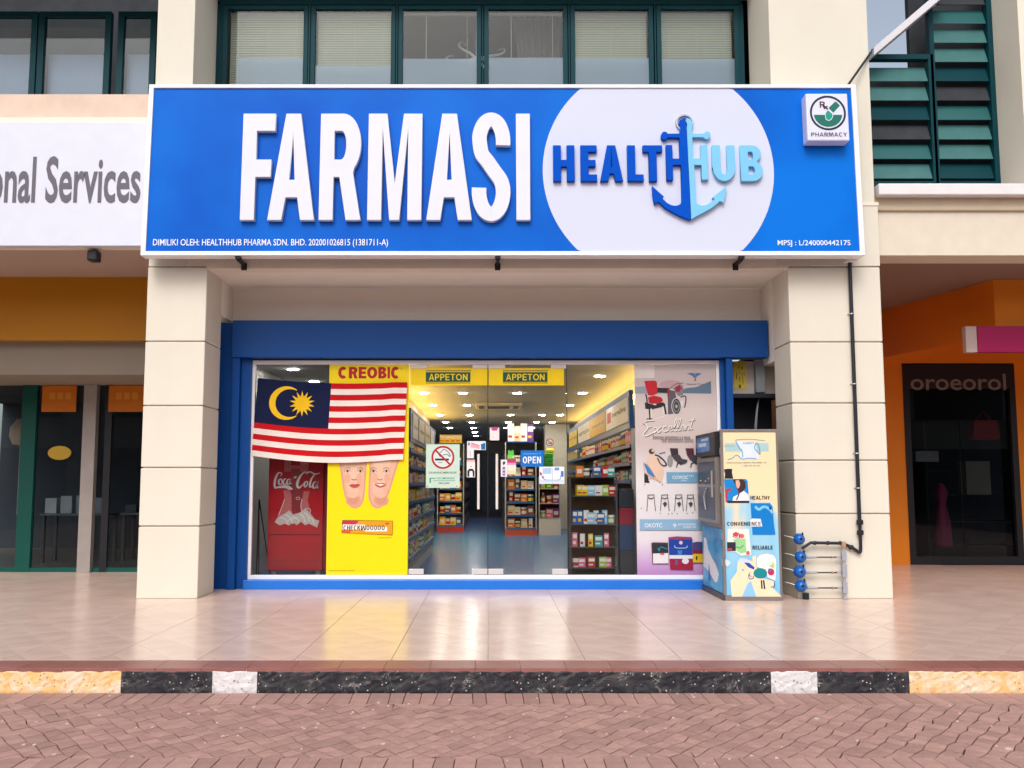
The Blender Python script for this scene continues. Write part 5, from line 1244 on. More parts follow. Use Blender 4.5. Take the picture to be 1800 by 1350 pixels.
for k, (dy, lab, tx) in enumerate(((.95, 'white framed poster nearest the entrance on the left shelving header', 'skin care'), (1.15, 'white framed poster second from the entrance on the left shelving header', 'vitamins'), (1.2, 'beige framed poster third from the entrance on the left shelving header', 'baby'), (1.0, 'plain pale poster farthest along the left shelving header', None))):
    hposter(-.95, -1, y_, y_ + dy - .12, EYE + .54, EYE + .84, ((232, 234, 236), (230, 232, 236), (222, 212, 200), (214, 214, 214))[k], lab, tx); y_ += dy + .06
def dpx(px): return (1.70) * F_PX / (px - CX) + CAMY
for (a, b, base, lab, tx, rd) in ((1066, 1113, (236, 236, 236), 'large white poster with red badge and black script on right header', 'megalive', True), (1037, 1066.5, (214, 172, 40), 'golden picture poster beside the large white header poster', 'gold', False),
                                  (1014.5, 1039, (232, 232, 232), 'white poster with small bottle drawing on the right header', 'serum', False), (997.5, 1017.5, (226, 200, 30), 'plain yellow poster on the right shelving header', 'honey', False), (986, 1001.5, (226, 226, 222), 'pale poster farthest along the right shelving header', None, False)):
    y0, y1 = dpx(b) + .06, dpx(a) - .06
    hposter(1.70, 1, max(y0, 1.56), min(11.2, y1), EYE + .74, EYE + 1.05, base, lab, tx, (30, 30, 34) if tx == 'megalive' else (110, 90, 40), rd)
# ---- products
PC = {'yellow': (240, 200, 30), 'white': (232, 232, 230), 'pink': (226, 110, 140), 'red': (196, 44, 44), 'green': (60, 150, 70), 'blue': (40, 100, 180), 'teal': (70, 160, 160), 'orange': (226, 128, 40), 'cream': (226, 206, 168), 'purple': (110, 60, 140), 'brown': (140, 90, 56), 'pale blue': (150, 196, 226), 'lime': (170, 200, 60)}
LIBP = {}
def product(kind, colour, rot):
    key = (kind, colour, rot)
    if key in LIBP: return LIBP[key]
    mb = MB(); c = cm(*PC[colour]); wht = cm(236, 236, 232); acc = cm(*PC['red' if colour in ('white', 'cream', 'yellow') else 'yellow' if colour in ('green', 'blue', 'purple') else 'white'])
    # front faces -Y, base z=0, unit about .13 wide .17 tall
    if kind == 'carton':
        mb.box(-.055, .055, -.045, .045, 0, .15).box(-.045, .045, -.0462, -.0455, .085, .13, 1).box(-.045, .02, -.0462, -.0455, .03, .045, 2).ell if False else mb.box(-.055, .055, -.045, .045, 0, .15).box(-.045, .045, -.0465, -.0455, .085, .13, 1).box(-.045, .02, -.0465, -.0455, .03, .05, 2)
    elif kind == 'tall carton':
        mb.box(-.035, .035, -.03, .03, 0, .185).box(-.027, .027, -.0315, -.0305, .11, .165, 1).box(-.027, .012, -.0315, -.0305, .03, .07, 2)
    elif kind == 'bottle':
        mb.lathe([(.032, 0), (.036, .01), (.036, .10), (.03, .12), (.014, .135), (.014, .145)], (0, 0, 0), seg=12).lathe([(.017, .145), (.017, .17), (.01, .172)], (0, 0, 0), seg=10, mi=1).lathe([(.0366, .03), (.0366, .085)], (0, 0, 0), seg=12, mi=2)
    elif kind == 'jar':
        mb.lathe([(.04, 0), (.046, .008), (.046, .085), (.042, .095)], (0, 0, 0), seg=14).lathe([(.047, .095), (.047, .12), (.04, .122)], (0, 0, 0), seg=14, mi=1).lathe([(.0466, .02), (.0466, .07)], (0, 0, 0), seg=14, mi=2)
    elif kind == 'pouch':
        mb.prism([(-.055, 0), (.055, 0), (.06, .02), (.05, .13), (.055, .16), (-.055, .16), (-.05, .13), (-.06, .02)], -.022, .022).prism([(-.034, .05), (.034, .05), (.038, .11), (-.038, .11)], -.0235, -.0225, 1)
    o = mb.build(kind.replace(' ', '_'), [c, wht, acc], origin=(0, 0, 0), smooth=False)
    me = o.data
    bpy.data.objects.remove(o)
    LIBP[key] = me
    return me
import itertools
def put(kind, colour, x, y, z, rz, label, group, sc=1.0):
    o = bpy.data.objects.new(kind.replace(' ', '_'), product(kind, colour, 0))
    COL.objects.link(o); o.location = (x, y, z + .0005); o.rotation_euler.z = rz; o.scale = (sc, sc, sc)
    tag(o, label, {'carton': 'box', 'tall carton': 'box', 'bottle': 'bottle', 'jar': 'jar', 'pouch': 'packet'}[kind], group)
    return o
rp_ = random.Random(11)
KW = {'carton': .12, 'tall carton': .08, 'bottle': .085, 'jar': .105, 'pouch': .13}
def fill(unit, xf, sg_, y0, y1, shelves, step0, palette, side, skip=()):
    n_ = len(shelves)
    for si, z in enumerate(shelves):
        if si in skip: continue
        top = (shelves[si - 1] - .03 if si > 0 else z + .3) - z
        y = y0; k = 0
        while y < y1:
            if k % 4 == 0 : kind = rp_.choice(('carton', 'tall carton', 'bottle', 'jar', 'pouch')); colour = rp_.choice(palette)
            elif rp_.random() < .3: colour = rp_.choice(palette)
            sc = min(1.25, (top - .02) / .19) * rp_.uniform(.86, 1.0) * (1.0 if kind != 'jar' else 1.1)
            sc *= 1 + (y - y0) * .0
            y += KW[kind] * sc / 2 * 1.05
            k += 1
            if k <= 30:
                put(kind, colour, xf + sg_ * .07, y, z, -PI / 2 * sg_, '%s %s on the %s, %s shelf from top, %s item in' % (colour, kind, side, ordn[si], ordn[k - 1]), 'goods on the ' + side, sc)
            y += KW[kind] * sc / 2 * 1.05 + .012 + (.03 if y > 3 else 0) + step0 * max(0, y - 2)
fill(lu, -.95, -1, 1.30, 6.3, LSH, .02, ['yellow', 'white', 'orange', 'cream', 'lime', 'pink', 'white', 'yellow', 'teal', 'brown'], 'left wall shelving')
fill(ru, 1.70, 1, 1.56, 11.2, RSH[:4], .035, ['pink', 'white', 'red', 'blue', 'cream', 'yellow', 'teal', 'pink', 'purple'], 'right wall shelving')

# ---- centre gondolas
def gondola(label, x0, x1, y0, y1, ztop, base_col, shelves):
    t = thing('gondola_shelf', label, 'display shelf', ((x0 + x1) / 2, (y0 + y1) / 2, ZF))
    box('base', x0, x1, y0, y0 + .42, ZF + .001, ZF + .15, base_col, t)
    box('side_panel', x0, x0 + .02, y0, y0 + .42, ZF + .151, ztop, SHW, t); box('side_panel', x1 - .02, x1, y0, y0 + .42, ZF + .151, ztop, SHW, t)
    box('back_panel', x0 + .021, x1 - .021, y0 + .40, y0 + .42, ZF + .151, ztop, SHD, t)
    for z in shelves: box('shelf', x0 + .021, x1 - .021, y0 + .005, y0 + .399, z - .02, z, SHW, t); box('price_strip', x0 + .021, x1 - .021, y0 - .004, y0 + .004, z - .035, z + .006, PRICE, t)
    box('top_board', x0, x1, y0, y0 + .42, ztop + .001, ztop + .025, SHB, t)
    box('rear_shelving', x0 + .03, x1 - .03, y0 + .425, y1, ZF + .001, ztop - .1, SHD, t)
    mb = MB()
    for k in range(9):
        for z in shelves[:5]:
            mb.box(x0 + .01, x0 + .029, y0 + .6 + k * .7, y0 + 1.1 + k * .7, z + .01, z + .16, k % 3); mb.box(x1 - .029, x1 - .01, y0 + .6 + k * .7, y0 + 1.1 + k * .7, z + .01, z + .16, (k + 1) % 3)
    mb.build('side_goods', [cm(110, 104, 96), cm(86, 96, 110), cm(120, 80, 70)], t)
    return t
GS = [ZF + .16, ZF + .45, ZF + .74, ZF + 1.03, ZF + 1.32, ZF + 1.62]
gondola('left centre gondola with red base facing the entrance', -1.28, -.64, 13.1, 20, EYE + .92, pm('red_base', rgb(190, 50, 40), .4), GS)
gondola('right centre gondola with orange red base facing the entrance', .335, 1.04, 11.6, 20, EYE + .90, pm('orange_base', rgb(206, 80, 44), .4), GS)
for gi, (x0, x1, y0, pal, side) in enumerate(((-1.28, -.64, 13.1, ['yellow', 'white', 'yellow', 'blue', 'orange'], 'left gondola end'), (.335, 1.04, 11.6, ['orange', 'blue', 'cream', 'white', 'red', 'brown'], 'right gondola end'))):
    for si, z in enumerate(GS + [EYE + (.946 if gi == 0 else .926)]):
        n_ = 4 if gi else 4
        for k in range(n_):
            kind = ('carton', 'tall carton', 'jar', 'carton', 'pouch')[(si * 3 + k * 2) % 5] if gi else (('pouch', 'jar', 'carton')[(si + k) % 3])
            col_ = pal[(si * 2 + k) % len(pal)] if si < 6 else ('yellow' if gi == 0 else ('white', 'cream', 'white', 'purple')[k])
            sc = (1.35 if gi else 1.25) * rp_.uniform(.85, 1.05) if si < 6 else (1.35 if gi == 0 else 1.3)
            lv = ('bottom', 'second lowest', 'third lowest', 'third highest', 'second highest', 'highest')[si] + ' shelf' if si < 6 else 'top board'
            pos = ['far left', 'centre left', 'centre right', 'far right'][k]
            o = put(kind if si < 6 else 'carton', col_, x0 + .06 + (x1 - x0 - .12) * (k + .5) / n_, y0 + .1, z + (.0 if si < 6 else .0), 0, '%s %s, %s item on the %s of the %s' % (col_, kind if si < 6 else 'carton', pos, lv, side), 'goods on the ' + side, sc)
            if si == 6 and gi == 1: o.scale.z = (2.7, 2.3, 2.7, 2.6)[k]
# white stand
ws = thing('display_stand', 'narrow white display stand right of the orange based gondola', 'display stand', (1.33, 11.9, ZF))
box('base', 1.09, 1.58, 11.6, 12.0, ZF + .001, ZF + .36, pm('stand_white', rgb(214, 214, 212), .5), ws)
for k in range(3): box('shelf', 1.11, 1.56, 11.61, 11.99, ZF + .37 + k * .33, ZF + .385 + k * .33, SHW, ws)
box('side_panel', 1.09, 1.109, 11.6, 12.0, ZF + .361, ZF + 1.3, SHW, ws); box('side_panel', 1.561, 1.58, 11.6, 12.0, ZF + .361, ZF + 1.3, SHW, ws); box('back_panel', 1.11, 1.56, 11.97, 12.0, ZF + .39, ZF + 1.3, cm(120, 40, 60), ws)
for si in range(3):
    for k, (kind, col_) in enumerate(((('jar', 'lime'), ('carton', 'pink'), ('pouch', 'purple')), (('bottle', 'orange'), ('jar', 'cream'), ('carton', 'purple')), (('tall carton', 'lime'), ('carton', 'green'), ('bottle', 'white')))[si]):
        put(kind, col_, 1.19 + k * .145, 11.72, ZF + .386 + si * .33, 0, '%s %s on the %s shelf of the white stand' % (col_, kind, ('lowest', 'middle', 'top')[si]), 'goods on the white stand', 1.35)
# column
colm = box('column', 1.42, 2.05, 14.7, 15.3, ZF, ZC - .001, WALLI); tag(colm, 'white square column inside behind the white display stand', 'column')
t, P_ = notice('no_smoking_sticker', 'small round no smoking sticker on the white interior column', 0, 0, 1, 1, (230, 230, 226), 'sticker') if False else (None, None)
YK = 14.69
t = thing('sticker', 'small round no smoking sticker on the white interior column', 'sticker', (X(966, 777, YK), YK, Z(784, YK)))
P_ = Print(YK, 777); P_.ell(966.5, 777.5, 6.2, 6.2, (232, 228, 226)); P_.stroke([(963, 778), (967, 780), (970, 777)], 1.6, (60, 40, 60)); P_.ring(966.5, 777.5, 6, 6, 1.5, (170, 36, 66)); P_.stroke([(962.3, 773.3), (970.7, 781.7)], 1.4, (170, 36, 66)); P_.build('print', t)
# green crates/tubs below the column
for k in range(3):
    b = MB(); x0 = X(957, 810, 13.9); x1 = X(971, 810, 13.9); z0 = Z(820 - k * 7.6, 13.9)
    ob = box('green_bin', x0, x1, 13.6, 13.95, z0, z0 + .10, cm(40, 170, 60), None, .01); tag(ob, 'green plastic tray, %s of the pile before the white column' % ('bottom', 'middle', 'top')[k], 'tray', 'green trays before the column')
ped = MB().box(X(957, 810, 13.9) + .02, X(971, 810, 13.9) - .02, 13.62, 13.93, ZF, Z(820, 13.9) - .001).build('tray_stand', SHD); tag(ped, 'dark stand carrying the green trays by the column', 'stand')
yb_ = MB().lathe([(.09, 0), (.12, .02), (.12, .07), (.05, .12), (.001, .12)], (X(967, 793, 13.8), 13.78, Z(820 - 22.8, 13.9) - .02 + .03), seg=14).build('yellow_bag', cm(214, 206, 40), smooth=True); tag(yb_, 'yellow round bag on top of the green trays', 'bag')

# ---- glass cabinet near the right pane
yc0, yc1 = 1.20, 1.48
xc0, xc1 = X(1001, 930, yc0), X(1086, 930, yc0)
cab = thing('glass_cabinet', 'low dark framed glass display cabinet behind the right pane', 'display cabinet', ((xc0 + xc1) / 2, 1.35, ZF))
zc = [Z(q, yc0) for q in (998, 961, 921, 871, 838)]
mb = MB()
for xx_ in (xc0, xc1 - .02):
    for yy in (yc0, yc1 - .02): mb.box(xx_, xx_ + .02, yy, yy + .02, ZF, zc[4])
mb.build('frame', DSTEEL, cab)
box('back_panel', xc0 + .021, xc1 - .021, yc1 - .015, yc1 - .005, ZF, zc[4], pm('brown_board', rgb(92, 70, 44), .6, var=.15, scale=5), cab)
for k, z in enumerate(zc): box('shelf', xc0 + .001, xc1 - .001, yc0 + .002, yc1 - .021, z - .012, z, DSTEEL if k in (0, 4) else pm('smoked_shelf', rgb(90, 96, 100), .2, coat=.4), cab)
rows = [(0, [('carton', 'pink', 1023), ('jar', 'white', 1025), ('carton', 'red', 1038), ('carton', 'lime', 1059), ('carton', 'pink', 1067)], .8), (1, [('tall carton', 'pink', 1010), ('tall carton', 'white', 1024), ('tall carton', 'yellow', 1038), ('carton', 'teal', 1052), ('tall carton', 'pink', 1066)], .85),
        (2, [('tall carton', 'blue', 1011), ('tall carton', 'blue', 1020), ('tall carton', 'white', 1031), ('carton', 'pale blue', 1040), ('tall carton', 'white', 1048), ('carton', 'blue', 1056), ('tall carton', 'pale blue', 1063), ('jar', 'lime', 1075)], .85),
        (3, [('carton', 'yellow', 1020), ('carton', 'yellow', 1028), ('carton', 'pale blue', 1040), ('carton', 'white', 1052), ('pouch', 'lime', 1065), ('carton', 'red', 1076)], .8), (4, [('pouch', 'orange', 1020), ('jar', 'brown', 1032), ('carton', 'blue', 1050), ('pouch', 'red', 1066), ('carton', 'teal', 1076)], .8)]
for si, its, sc in rows:
    for k, (kind, col_, px) in enumerate(its):
        if kind == 'jar' and px == 1025: px = 1012
        put(kind, col_, X(px, 930, yc0 + .08), yc0 + .09, zc[si], rp_.uniform(-.2, .2), '%s %s, %s from left on the %s shelf of the glass cabinet' % (col_, kind, ordn[k], ('bottom', 'second', 'middle', 'fourth', 'top')[si]), 'goods in the glass cabinet', sc * rp_.uniform(.9, 1.05))
# stacked boxes to the right of cabinet
for k, (zz_, col_, hh) in enumerate(((.03, (60, 64, 72), .38), (.41, (40, 70, 110), .30), (.711, (150, 40, 60), .20), (.912, (44, 52, 62), .22))):
    b = box('stock_box', X(1088, 930, 1.3), X(1114, 930, 1.3), 1.26, 1.50, zz_, zz_ + hh - .002, cm(*col_), None, .004)
    tag(b, '%s stock box, %s in the pile between cabinet and grey poster' % (('slate grey', 'dark blue', 'crimson', 'charcoal')[k], ('bottom', 'second', 'third', 'topmost')[k]), 'box', 'stock boxes by the right pane')
# ---- red drinks fridge behind the left pane
yf = 1.42
fx0, fx1 = X(471, 900, yf), X(568, 900, yf)
fr_ = thing('drinks_fridge', 'red drinks fridge with white script logo behind the left window', 'fridge', ((fx0 + fx1) / 2, yf + .3, ZF))
CRED = pm('fridge_red', rgb(196, 26, 40, .85), .3, coat=.4, var=.04)
fz0, fz1 = Z(1003, 1.42), ZF + 2.0
box('body', fx0, fx1 + .12, yf + .03, yf + .65, fz0, fz1, pm('fridge_dark_red', rgb(150, 20, 34), .35), fr_, .01)
box('front_panel', fx0, fx1, yf, yf + .029, fz0, fz1, CRED, fr_, .006)
for xx_ in (fx0 + .05, fx1 - .09): box('foot', xx_, xx_ + .05, yf + .05, yf + .1, ZF, fz0 - .001, ALU, fr_)
P_ = Print(yf - .002, 900)
P_.rect(498, 700, 541, 1 + 828, (206, 110, 112)); P_.rect(510, 800, 526, 818, (180, 26, 40)); P_.rect(510, 824, 526, 868, (168, 60, 66))
P_.poly([f7(*q) for q in ((380, 460), (440, 460), (470, 540), (460, 640), (480, 720), (330, 740), (360, 640), (395, 560))], (206, 110, 112)); P_.poly([f7(*q) for q in ((580, 470), (640, 470), (620, 560), (650, 660), (640, 740), (550, 720), (560, 620))], (206, 110, 112)); P_.poly([f7(*q) for q in ((460, 460), (580, 470), (560, 600), (545, 700), (480, 700), (462, 600))], (150, 44, 54))
P_.stroke([f7(395, 545), f7(370, 620), f7(335, 710)], 1.2, (236, 214, 214)); P_.stroke([f7(565, 545), f7(556, 620), f7(575, 690)], 1.2, (236, 214, 214)); P_.stroke([f7(600, 640), f7(650, 650), f7(645, 700)], 1.1, (236, 214, 214)); P_.ring(*f7(525, 540), 3.4, 2.2, .8, (230, 206, 206))
P_.poly([f7(*q) for q in ((300, 775), (330, 725), (400, 690), (440, 660), (480, 700), (550, 680), (600, 640), (650, 690), (700, 750), (740, 760), (720, 830), (640, 790), (600, 805), (560, 770), (520, 805), (480, 780), (440, 808), (400, 790), (350, 808))], (214, 200, 196))
for a_, b_, c_2, d_ in ((350, 730, 430, 790), (400, 700, 480, 790), (470, 720, 540, 780), (540, 690, 600, 780), (590, 680, 640, 770), (620, 720, 690, 790), (430, 760, 520, 740)): P_.stroke([f7(a_, b_), f7((a_ + c_2) / 2 + 12, (b_ + d_) / 2 - 14), f7(c_2, d_)], 2.0, (238, 232, 228))
W = (246, 244, 244)
SCR = [[(352, 290, .6), (325, 290, 1.3), (300, 340, 2.0), (290, 400, 2.0), (300, 435, 1.6), (330, 425, .7)], [(350, 285, .5), (362, 300, .7), (345, 320, .5)],
       [(352, 345, 1.0), (332, 365, 1.7), (335, 398, 1.6), (358, 400, .8), (366, 368, 1.6), (352, 345, 1.0)], [(402, 350, .9), (385, 352, 1.3), (375, 385, 1.7), (388, 405, 1.2), (410, 390, .6)], [(440, 350, .9), (420, 358, 1.3), (412, 392, 1.6), (428, 402, 1.0), (446, 372, .8), (450, 348, 1.2), (440, 395, 1.6), (462, 388, .6)],
       [(480, 340, .8), (505, 325, 1.6)], [(600, 300, .6), (598, 278, .9), (560, 300, 1.5), (525, 360, 2.3), (515, 410, 2.3), (535, 435, 1.7), (575, 400, .7)], [(610, 290, 1.6), (640, 278, 1.2), (690, 300, 1.4), (740, 290, .5)], [(600, 372, 1.0), (585, 395, 1.7), (592, 425, 1.4), (612, 412, 1.0), (616, 380, 1.4), (600, 372, 1.0)],
       [(690, 300, .8), (660, 340, 1.4), (640, 400, 2.0), (645, 430, 1.2), (665, 415, .6)], [(700, 375, .9), (678, 388, 1.3), (670, 425, 1.6), (688, 438, 1.0), (708, 400, .8), (718, 370, 1.2), (706, 432, 1.6), (728, 425, .6)],
       [(300, 435, 1.0), (340, 428, 1.8), (400, 425, 2.6), (440, 438, 3.0), (470, 450, .8)]]
for s_ in SCR: P_.stroke([(*f7(a, b), c) for a, b, c in s_], 1.9, W, 6)
P_.build('logo_print', fr_)
MB().box(fx0 + .02, fx1 - .02, yf - .006, yf - .0005, Z(940, yf), Z(938.6, yf)).box(fx0 + .0, fx1, yf - .005, yf - .001, Z(986, yf), Z(985.4, yf)).build('seam', pm('seam_dark_red', rgb(120, 16, 28), .5), fr_)
# things left of the fridge: a folded easel and dark shelf edge
es = MB().tube([(X(452, 940, 1.9), 1.9, ZF), (X(455, 900, 1.9), 1.9, 1.0)], .008, 6).tube([(X(470, 960, 1.9), 2.1, ZF), (X(455, 900, 1.9), 1.9, 1.0)], .008, 6).tube([(X(446, 940, 1.9), 2.2, ZF), (X(455, 900, 1.9), 1.9, 1.0)], .008, 6).build('easel', BLACKP)
tag(es, 'thin black easel legs standing left of the red fridge', 'easel')
exec_neigh = True
# ================================================================== LEFT NEIGHBOUR
nl = thing('neighbour_shop', 'left neighbouring shop with grey blue upper windows and ochre header', 'building', (-5, 2, 0))
lx0, lx1 = X(-150, 600, 0), xl0 - .004
LX = -9.0
box('upper_wall', LX, ul0 - .004, .2, .5, Z(17, .9), ztop, CREAM2, nl)
y2 = .9
box('ledge', LX, lx1, .1, .95, Z(212, .1), Z(190, .5), pm('peach_ledge', rgb(232, 206, 188), .7, var=.05), nl)
zb2, zt2 = Z(190, .8), Z(20, y2)
prev = LX
for (a, b) in ((-170, 52), (75, 182), (215, 262)):
    x0, x1 = X(a, 110, y2), min(X(b, 110, y2), ul0 + .1)
    wd = MB().box(x0 - .07, x0, y2, y2 + .08, zb2 - .1, zt2).box(x1, x1 + .07, y2, y2 + .08, zb2 - .1, zt2).box(x0, x1, y2, y2 + .08, zt2 - .06, zt2).build('window', GREENFR, nl)
    box('pane', x0, x1, y2 + .03, y2 + .036, zb2 - .1, zt2 - .061, WGLASS, wd)
    box('blind', x0, x1, y2 + .15, y2 + .16, zb2 - .1, zb2 + .62 * (zt2 - zb2), pm('grey_blue_blind', rgb(172, 184, 212, 1.0), .6, var=.04, scale=2), wd)
struct(box('neighbour_room', LX, ul0 - .02, 3.0, 3.1, zb2 - .3, ztop, DARKIN))
zso = Z(430, -.15)
box('soffit', LX, lx1, .1, 1.5, zso - .0, zso + .1, pm('mauve_soffit', rgb(196, 172, 160), .75), nl)
box('fascia', LX, lx1, .0, .1, zso, Z(212, .1), CREAM2, nl)
box('header', LX, lx1, 1.5, 1.6, Z(598, 1.5), zso + .1, pm('ochre_header', rgb(196, 132, 12, .85), .5, var=.04, scale=1), nl)
box('lintel', LX, lx1, 1.7, 3.1, Z(660, 1.8), Z(598, 1.5) + .02, pm('grey_lintel', rgb(158, 148, 134), .7), nl)
yl = 3.0
zl1 = Z(660, 1.8)
GRP = pm('teal_post', rgb(4, 84, 74), .45)
gl_ = thing('neighbour_glazing', 'dark glass front with teal and grey posts in the left shop', 'shopfront', (-6, yl, 0))
box('pane', LX, lx1 + .5, yl + .05, yl + .06, .06, zl1, glass('dim_glass', (.85, .9, .9), 1.25), gl_)
box('teal_post', X(32, 850, yl), X(58, 850, yl), yl, yl + .08, 0, zl1, GRP, gl_, .004)
box('base_rail', LX, lx1 + .5, yl + .01, yl + .07, 0, .06, GRP, gl_)
box('grey_post', X(140, 850, yl) + .03, X(163, 850, yl) + .03, yl - .06, yl + .049, 0, zl1, pm('pale_grey_post', rgb(172, 164, 160), .5, var=.05), gl_, .004)
box('dark_post', X(180, 850, yl), X(192, 850, yl), yl, yl + .049, 0, zl1, BLACKP, gl_)
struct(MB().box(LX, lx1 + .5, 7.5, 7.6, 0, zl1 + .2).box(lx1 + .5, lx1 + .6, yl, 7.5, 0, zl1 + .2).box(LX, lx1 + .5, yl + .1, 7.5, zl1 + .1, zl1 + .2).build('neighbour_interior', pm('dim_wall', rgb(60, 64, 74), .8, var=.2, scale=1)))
struct(box('neighbour_floor', LX, lx1 + .5, yl + .08, 7.5, -.003, .02, pm('dim_floor', rgb(120, 112, 106), .4)))
for (a, b, c) in ((75, 135, 'left'), (192, 262, 'right')):
    o = box('orange_banner', X(a, 700, yl), X(b, 700, yl), yl - .02, yl - .005, Z(724, yl), Z(678, yl), pm('orange_banner', rgb(216, 122, 26), .5, var=.05), None)
    tag(o, 'orange banner hung at the left shop glass, %s of the grey post' % c, 'banner', 'orange banners in the left shop')
    Pb = Print(yl - .021, 696)
    for k in range(3): Pb.rect(a + 12 + k * 14, 690, a + 22 + k * 14, 702, (232, 150, 50))
    Pb.build('banner_print', o)
o = MB().lathe([(.10, -.002), (.16, 0), (.16, .02), (.001, .03)], (X(107, 788, yl), yl - .04, Z(788, yl)), axis='y', seg=20).build('gold_emblem', cm(196, 160, 50)); o.scale.z = .6
tag(o, 'gold round emblem on the left shop glass', 'emblem')
rn = random.Random(5)
for k in range(3):
    y = 4.2 + k * .3; x0 = X(70 + k * 8, 900, y); z = .3
    t = thing('display_table', 'low display table inside the left shop, %s from the street' % ('first', 'second', 'third')[k], 'table', (x0 + .5 + k * 1.1, y, .02))
    xa = x0 + k * 1.15
    box('top', xa, xa + 1.0, y, y + .5, .72, .75, cm(120, 120, 126), t)
    for lx_ in (.02, .93):
        for ly in (.02, .43): box('leg', xa + lx_, xa + lx_ + .05, y + ly, y + ly + .05, .02, .719, DSTEEL, t)
    for q in range(4):
        b = box('goods_box', xa + .05 + q * .23, xa + .22 + q * .23, y + .05, y + .3, .7505, .85 + rn.random() * .2, cm(*rn.choice(((190, 190, 200), (150, 156, 170), (206, 206, 210), (90, 96, 110)))), None, .005)
        tag(b, 'pale goods box, %s from left on the %s display table of left shop' % (ordn[q], ('first', 'second', 'third')[k]), 'box', 'goods boxes in the left shop')
o = MB().lathe([(.001, 0), (.12, .03), (.17, .15), (.16, .28), (.08, .4), (.001, .43)], (X(38, 770, 4.0), 4.0, Z(785, 4.0)), seg=14).lathe([(.02, -1.0), (.02, 0)], (X(38, 770, 4.0), 4.0, Z(785, 4.0)), seg=8).build('lamp_globe', cm(226, 196, 176), smooth=True)
tag(o, 'pale round lamp on a pole inside the left shop', 'lamp')
# white sign band of the left neighbour
ls = thing('white_signboard', 'white fascia sign with grey serif lettering on the left neighbouring shop', 'sign', (-5.5, -.15, Z(430, -.15)))
box('board', LX, xl0 + .10, -.10, -.002, Z(430, -.15), Z(211, -.15), pm('cool_white_board', rgb(226, 230, 246, .86), .4, var=.02), ls, .006)
text('onal Services', X(-22, 320, -.11), X(247, 320, -.11), Z(357, -.11), Z(274, -.11), -.103, pm('grey_letter', rgb(108, 104, 116), .5), ls, bold=.02)
ss = tag(box('security_camera', X(160, 450, .1), X(178, 450, .1), -.02, .12, Z(462, .1), Z(443, .1), BLACKP, None, .02), 'small dark camera under the left white signboard', 'camera')
MB().tube([((X(160, 450, .1) + X(178, 450, .1)) / 2, .1, Z(444, .1)), ((X(160, 450, .1) + X(178, 450, .1)) / 2, .12, zso + .01)], .01, 8).build('mount', BLACKP, ss)

# ================================================================== RIGHT NEIGHBOUR
nr = thing('neighbour_shop', 'right neighbouring shop with teal louvre windows and orange walls', 'building', (5.5, 2, 0))
RX = 10.5
rx0 = xr1 + .004
zlg = Z(445, 0)
box('fascia', rx0, RX, .1, .5, zlg, Z(372, .1), pm('cream_fascia', rgb(232, 222, 204, .84), .65, var=.03), nr)
box('moulding', rx0, RX, .06, .5, Z(372, .1) + .001, Z(345, .06), pm('beige_moulding', rgb(214, 198, 174), .65, var=.03), nr, .02)
box('ledge', rx0, RX, -.06, .8, Z(345, .0) + .001, Z(325, .0), pm('white_ledge', rgb(238, 236, 238, .84), .6, var=.03), nr, .01)
yr = .85
wx0, wx1 = ur1 + .02, X(1742, 160, yr)
box('upper_wall', wx1 + .06, RX, .3, .9, Z(325, .0) + .002, ztop, CREAM2, nr)
wz0 = Z(327, yr)
xm_ = X(1640, 160, yr)
for i, (a, b, top) in enumerate(((wx0, xm_ - .04, Z(95, yr)), (xm_ + .04, wx1, ztop))):
    wf = MB().box(b - .0, b + .06, yr, yr + .1, wz0, top).box(a - .05, a, yr, yr + .1, wz0, top).box(a, b, yr, yr + .1, wz0, wz0 + .06).box(a, b, yr, yr + .1, top - .06, top).build('window', GREENFR, nr)
    n_ = int((min(top, Z(-40, yr)) - wz0) / .24)
    for k in range(n_):
        z = wz0 + .1 + k * .24
        m_ = (GREENLT, GREENFR, pm('teal_louvre', rgb(40, 98, 100), .4), GREENLT, DARKIN)[(k * 2 + i) % 5]
        MB().add([(a + .005, yr + .02, z), (b - .005, yr + .02, z), (b - .005, yr + .10, z + .2), (a + .005, yr + .10, z + .2), (a + .005, yr + .026, z - .004), (b - .005, yr + .026, z - .004), (b - .005, yr + .106, z + .196), (a + .005, yr + .106, z + .196)],
                 [(0, 1, 2, 3), (7, 6, 5, 4), (0, 4, 5, 1), (3, 2, 6, 7), (0, 3, 7, 4), (1, 5, 6, 2)]).build('louvre', m_, wf)
struct(box('neighbour_upper_room', wx0 - .1, wx1 + .8, 1.3, 1.4, wz0 - .1, Z(100, yr), DARKIN))
struct(box('neighbour_upper_room', xm_, wx1 + .8, 1.41, 1.5, Z(100, yr), ztop, DARKIN))
# raking white eave
ev = MB().prism([(X(1533, 95, .7), Z(100, .7)), (X(1533, 75, .7), Z(86, .7)), (X(1660, -20, .7), Z(-22, .7)), (X(1660, -5, .7), Z(-7, .7))], .65, .95).build('eave', pm('white_eave', rgb(228, 228, 236, .84), .6), nr)
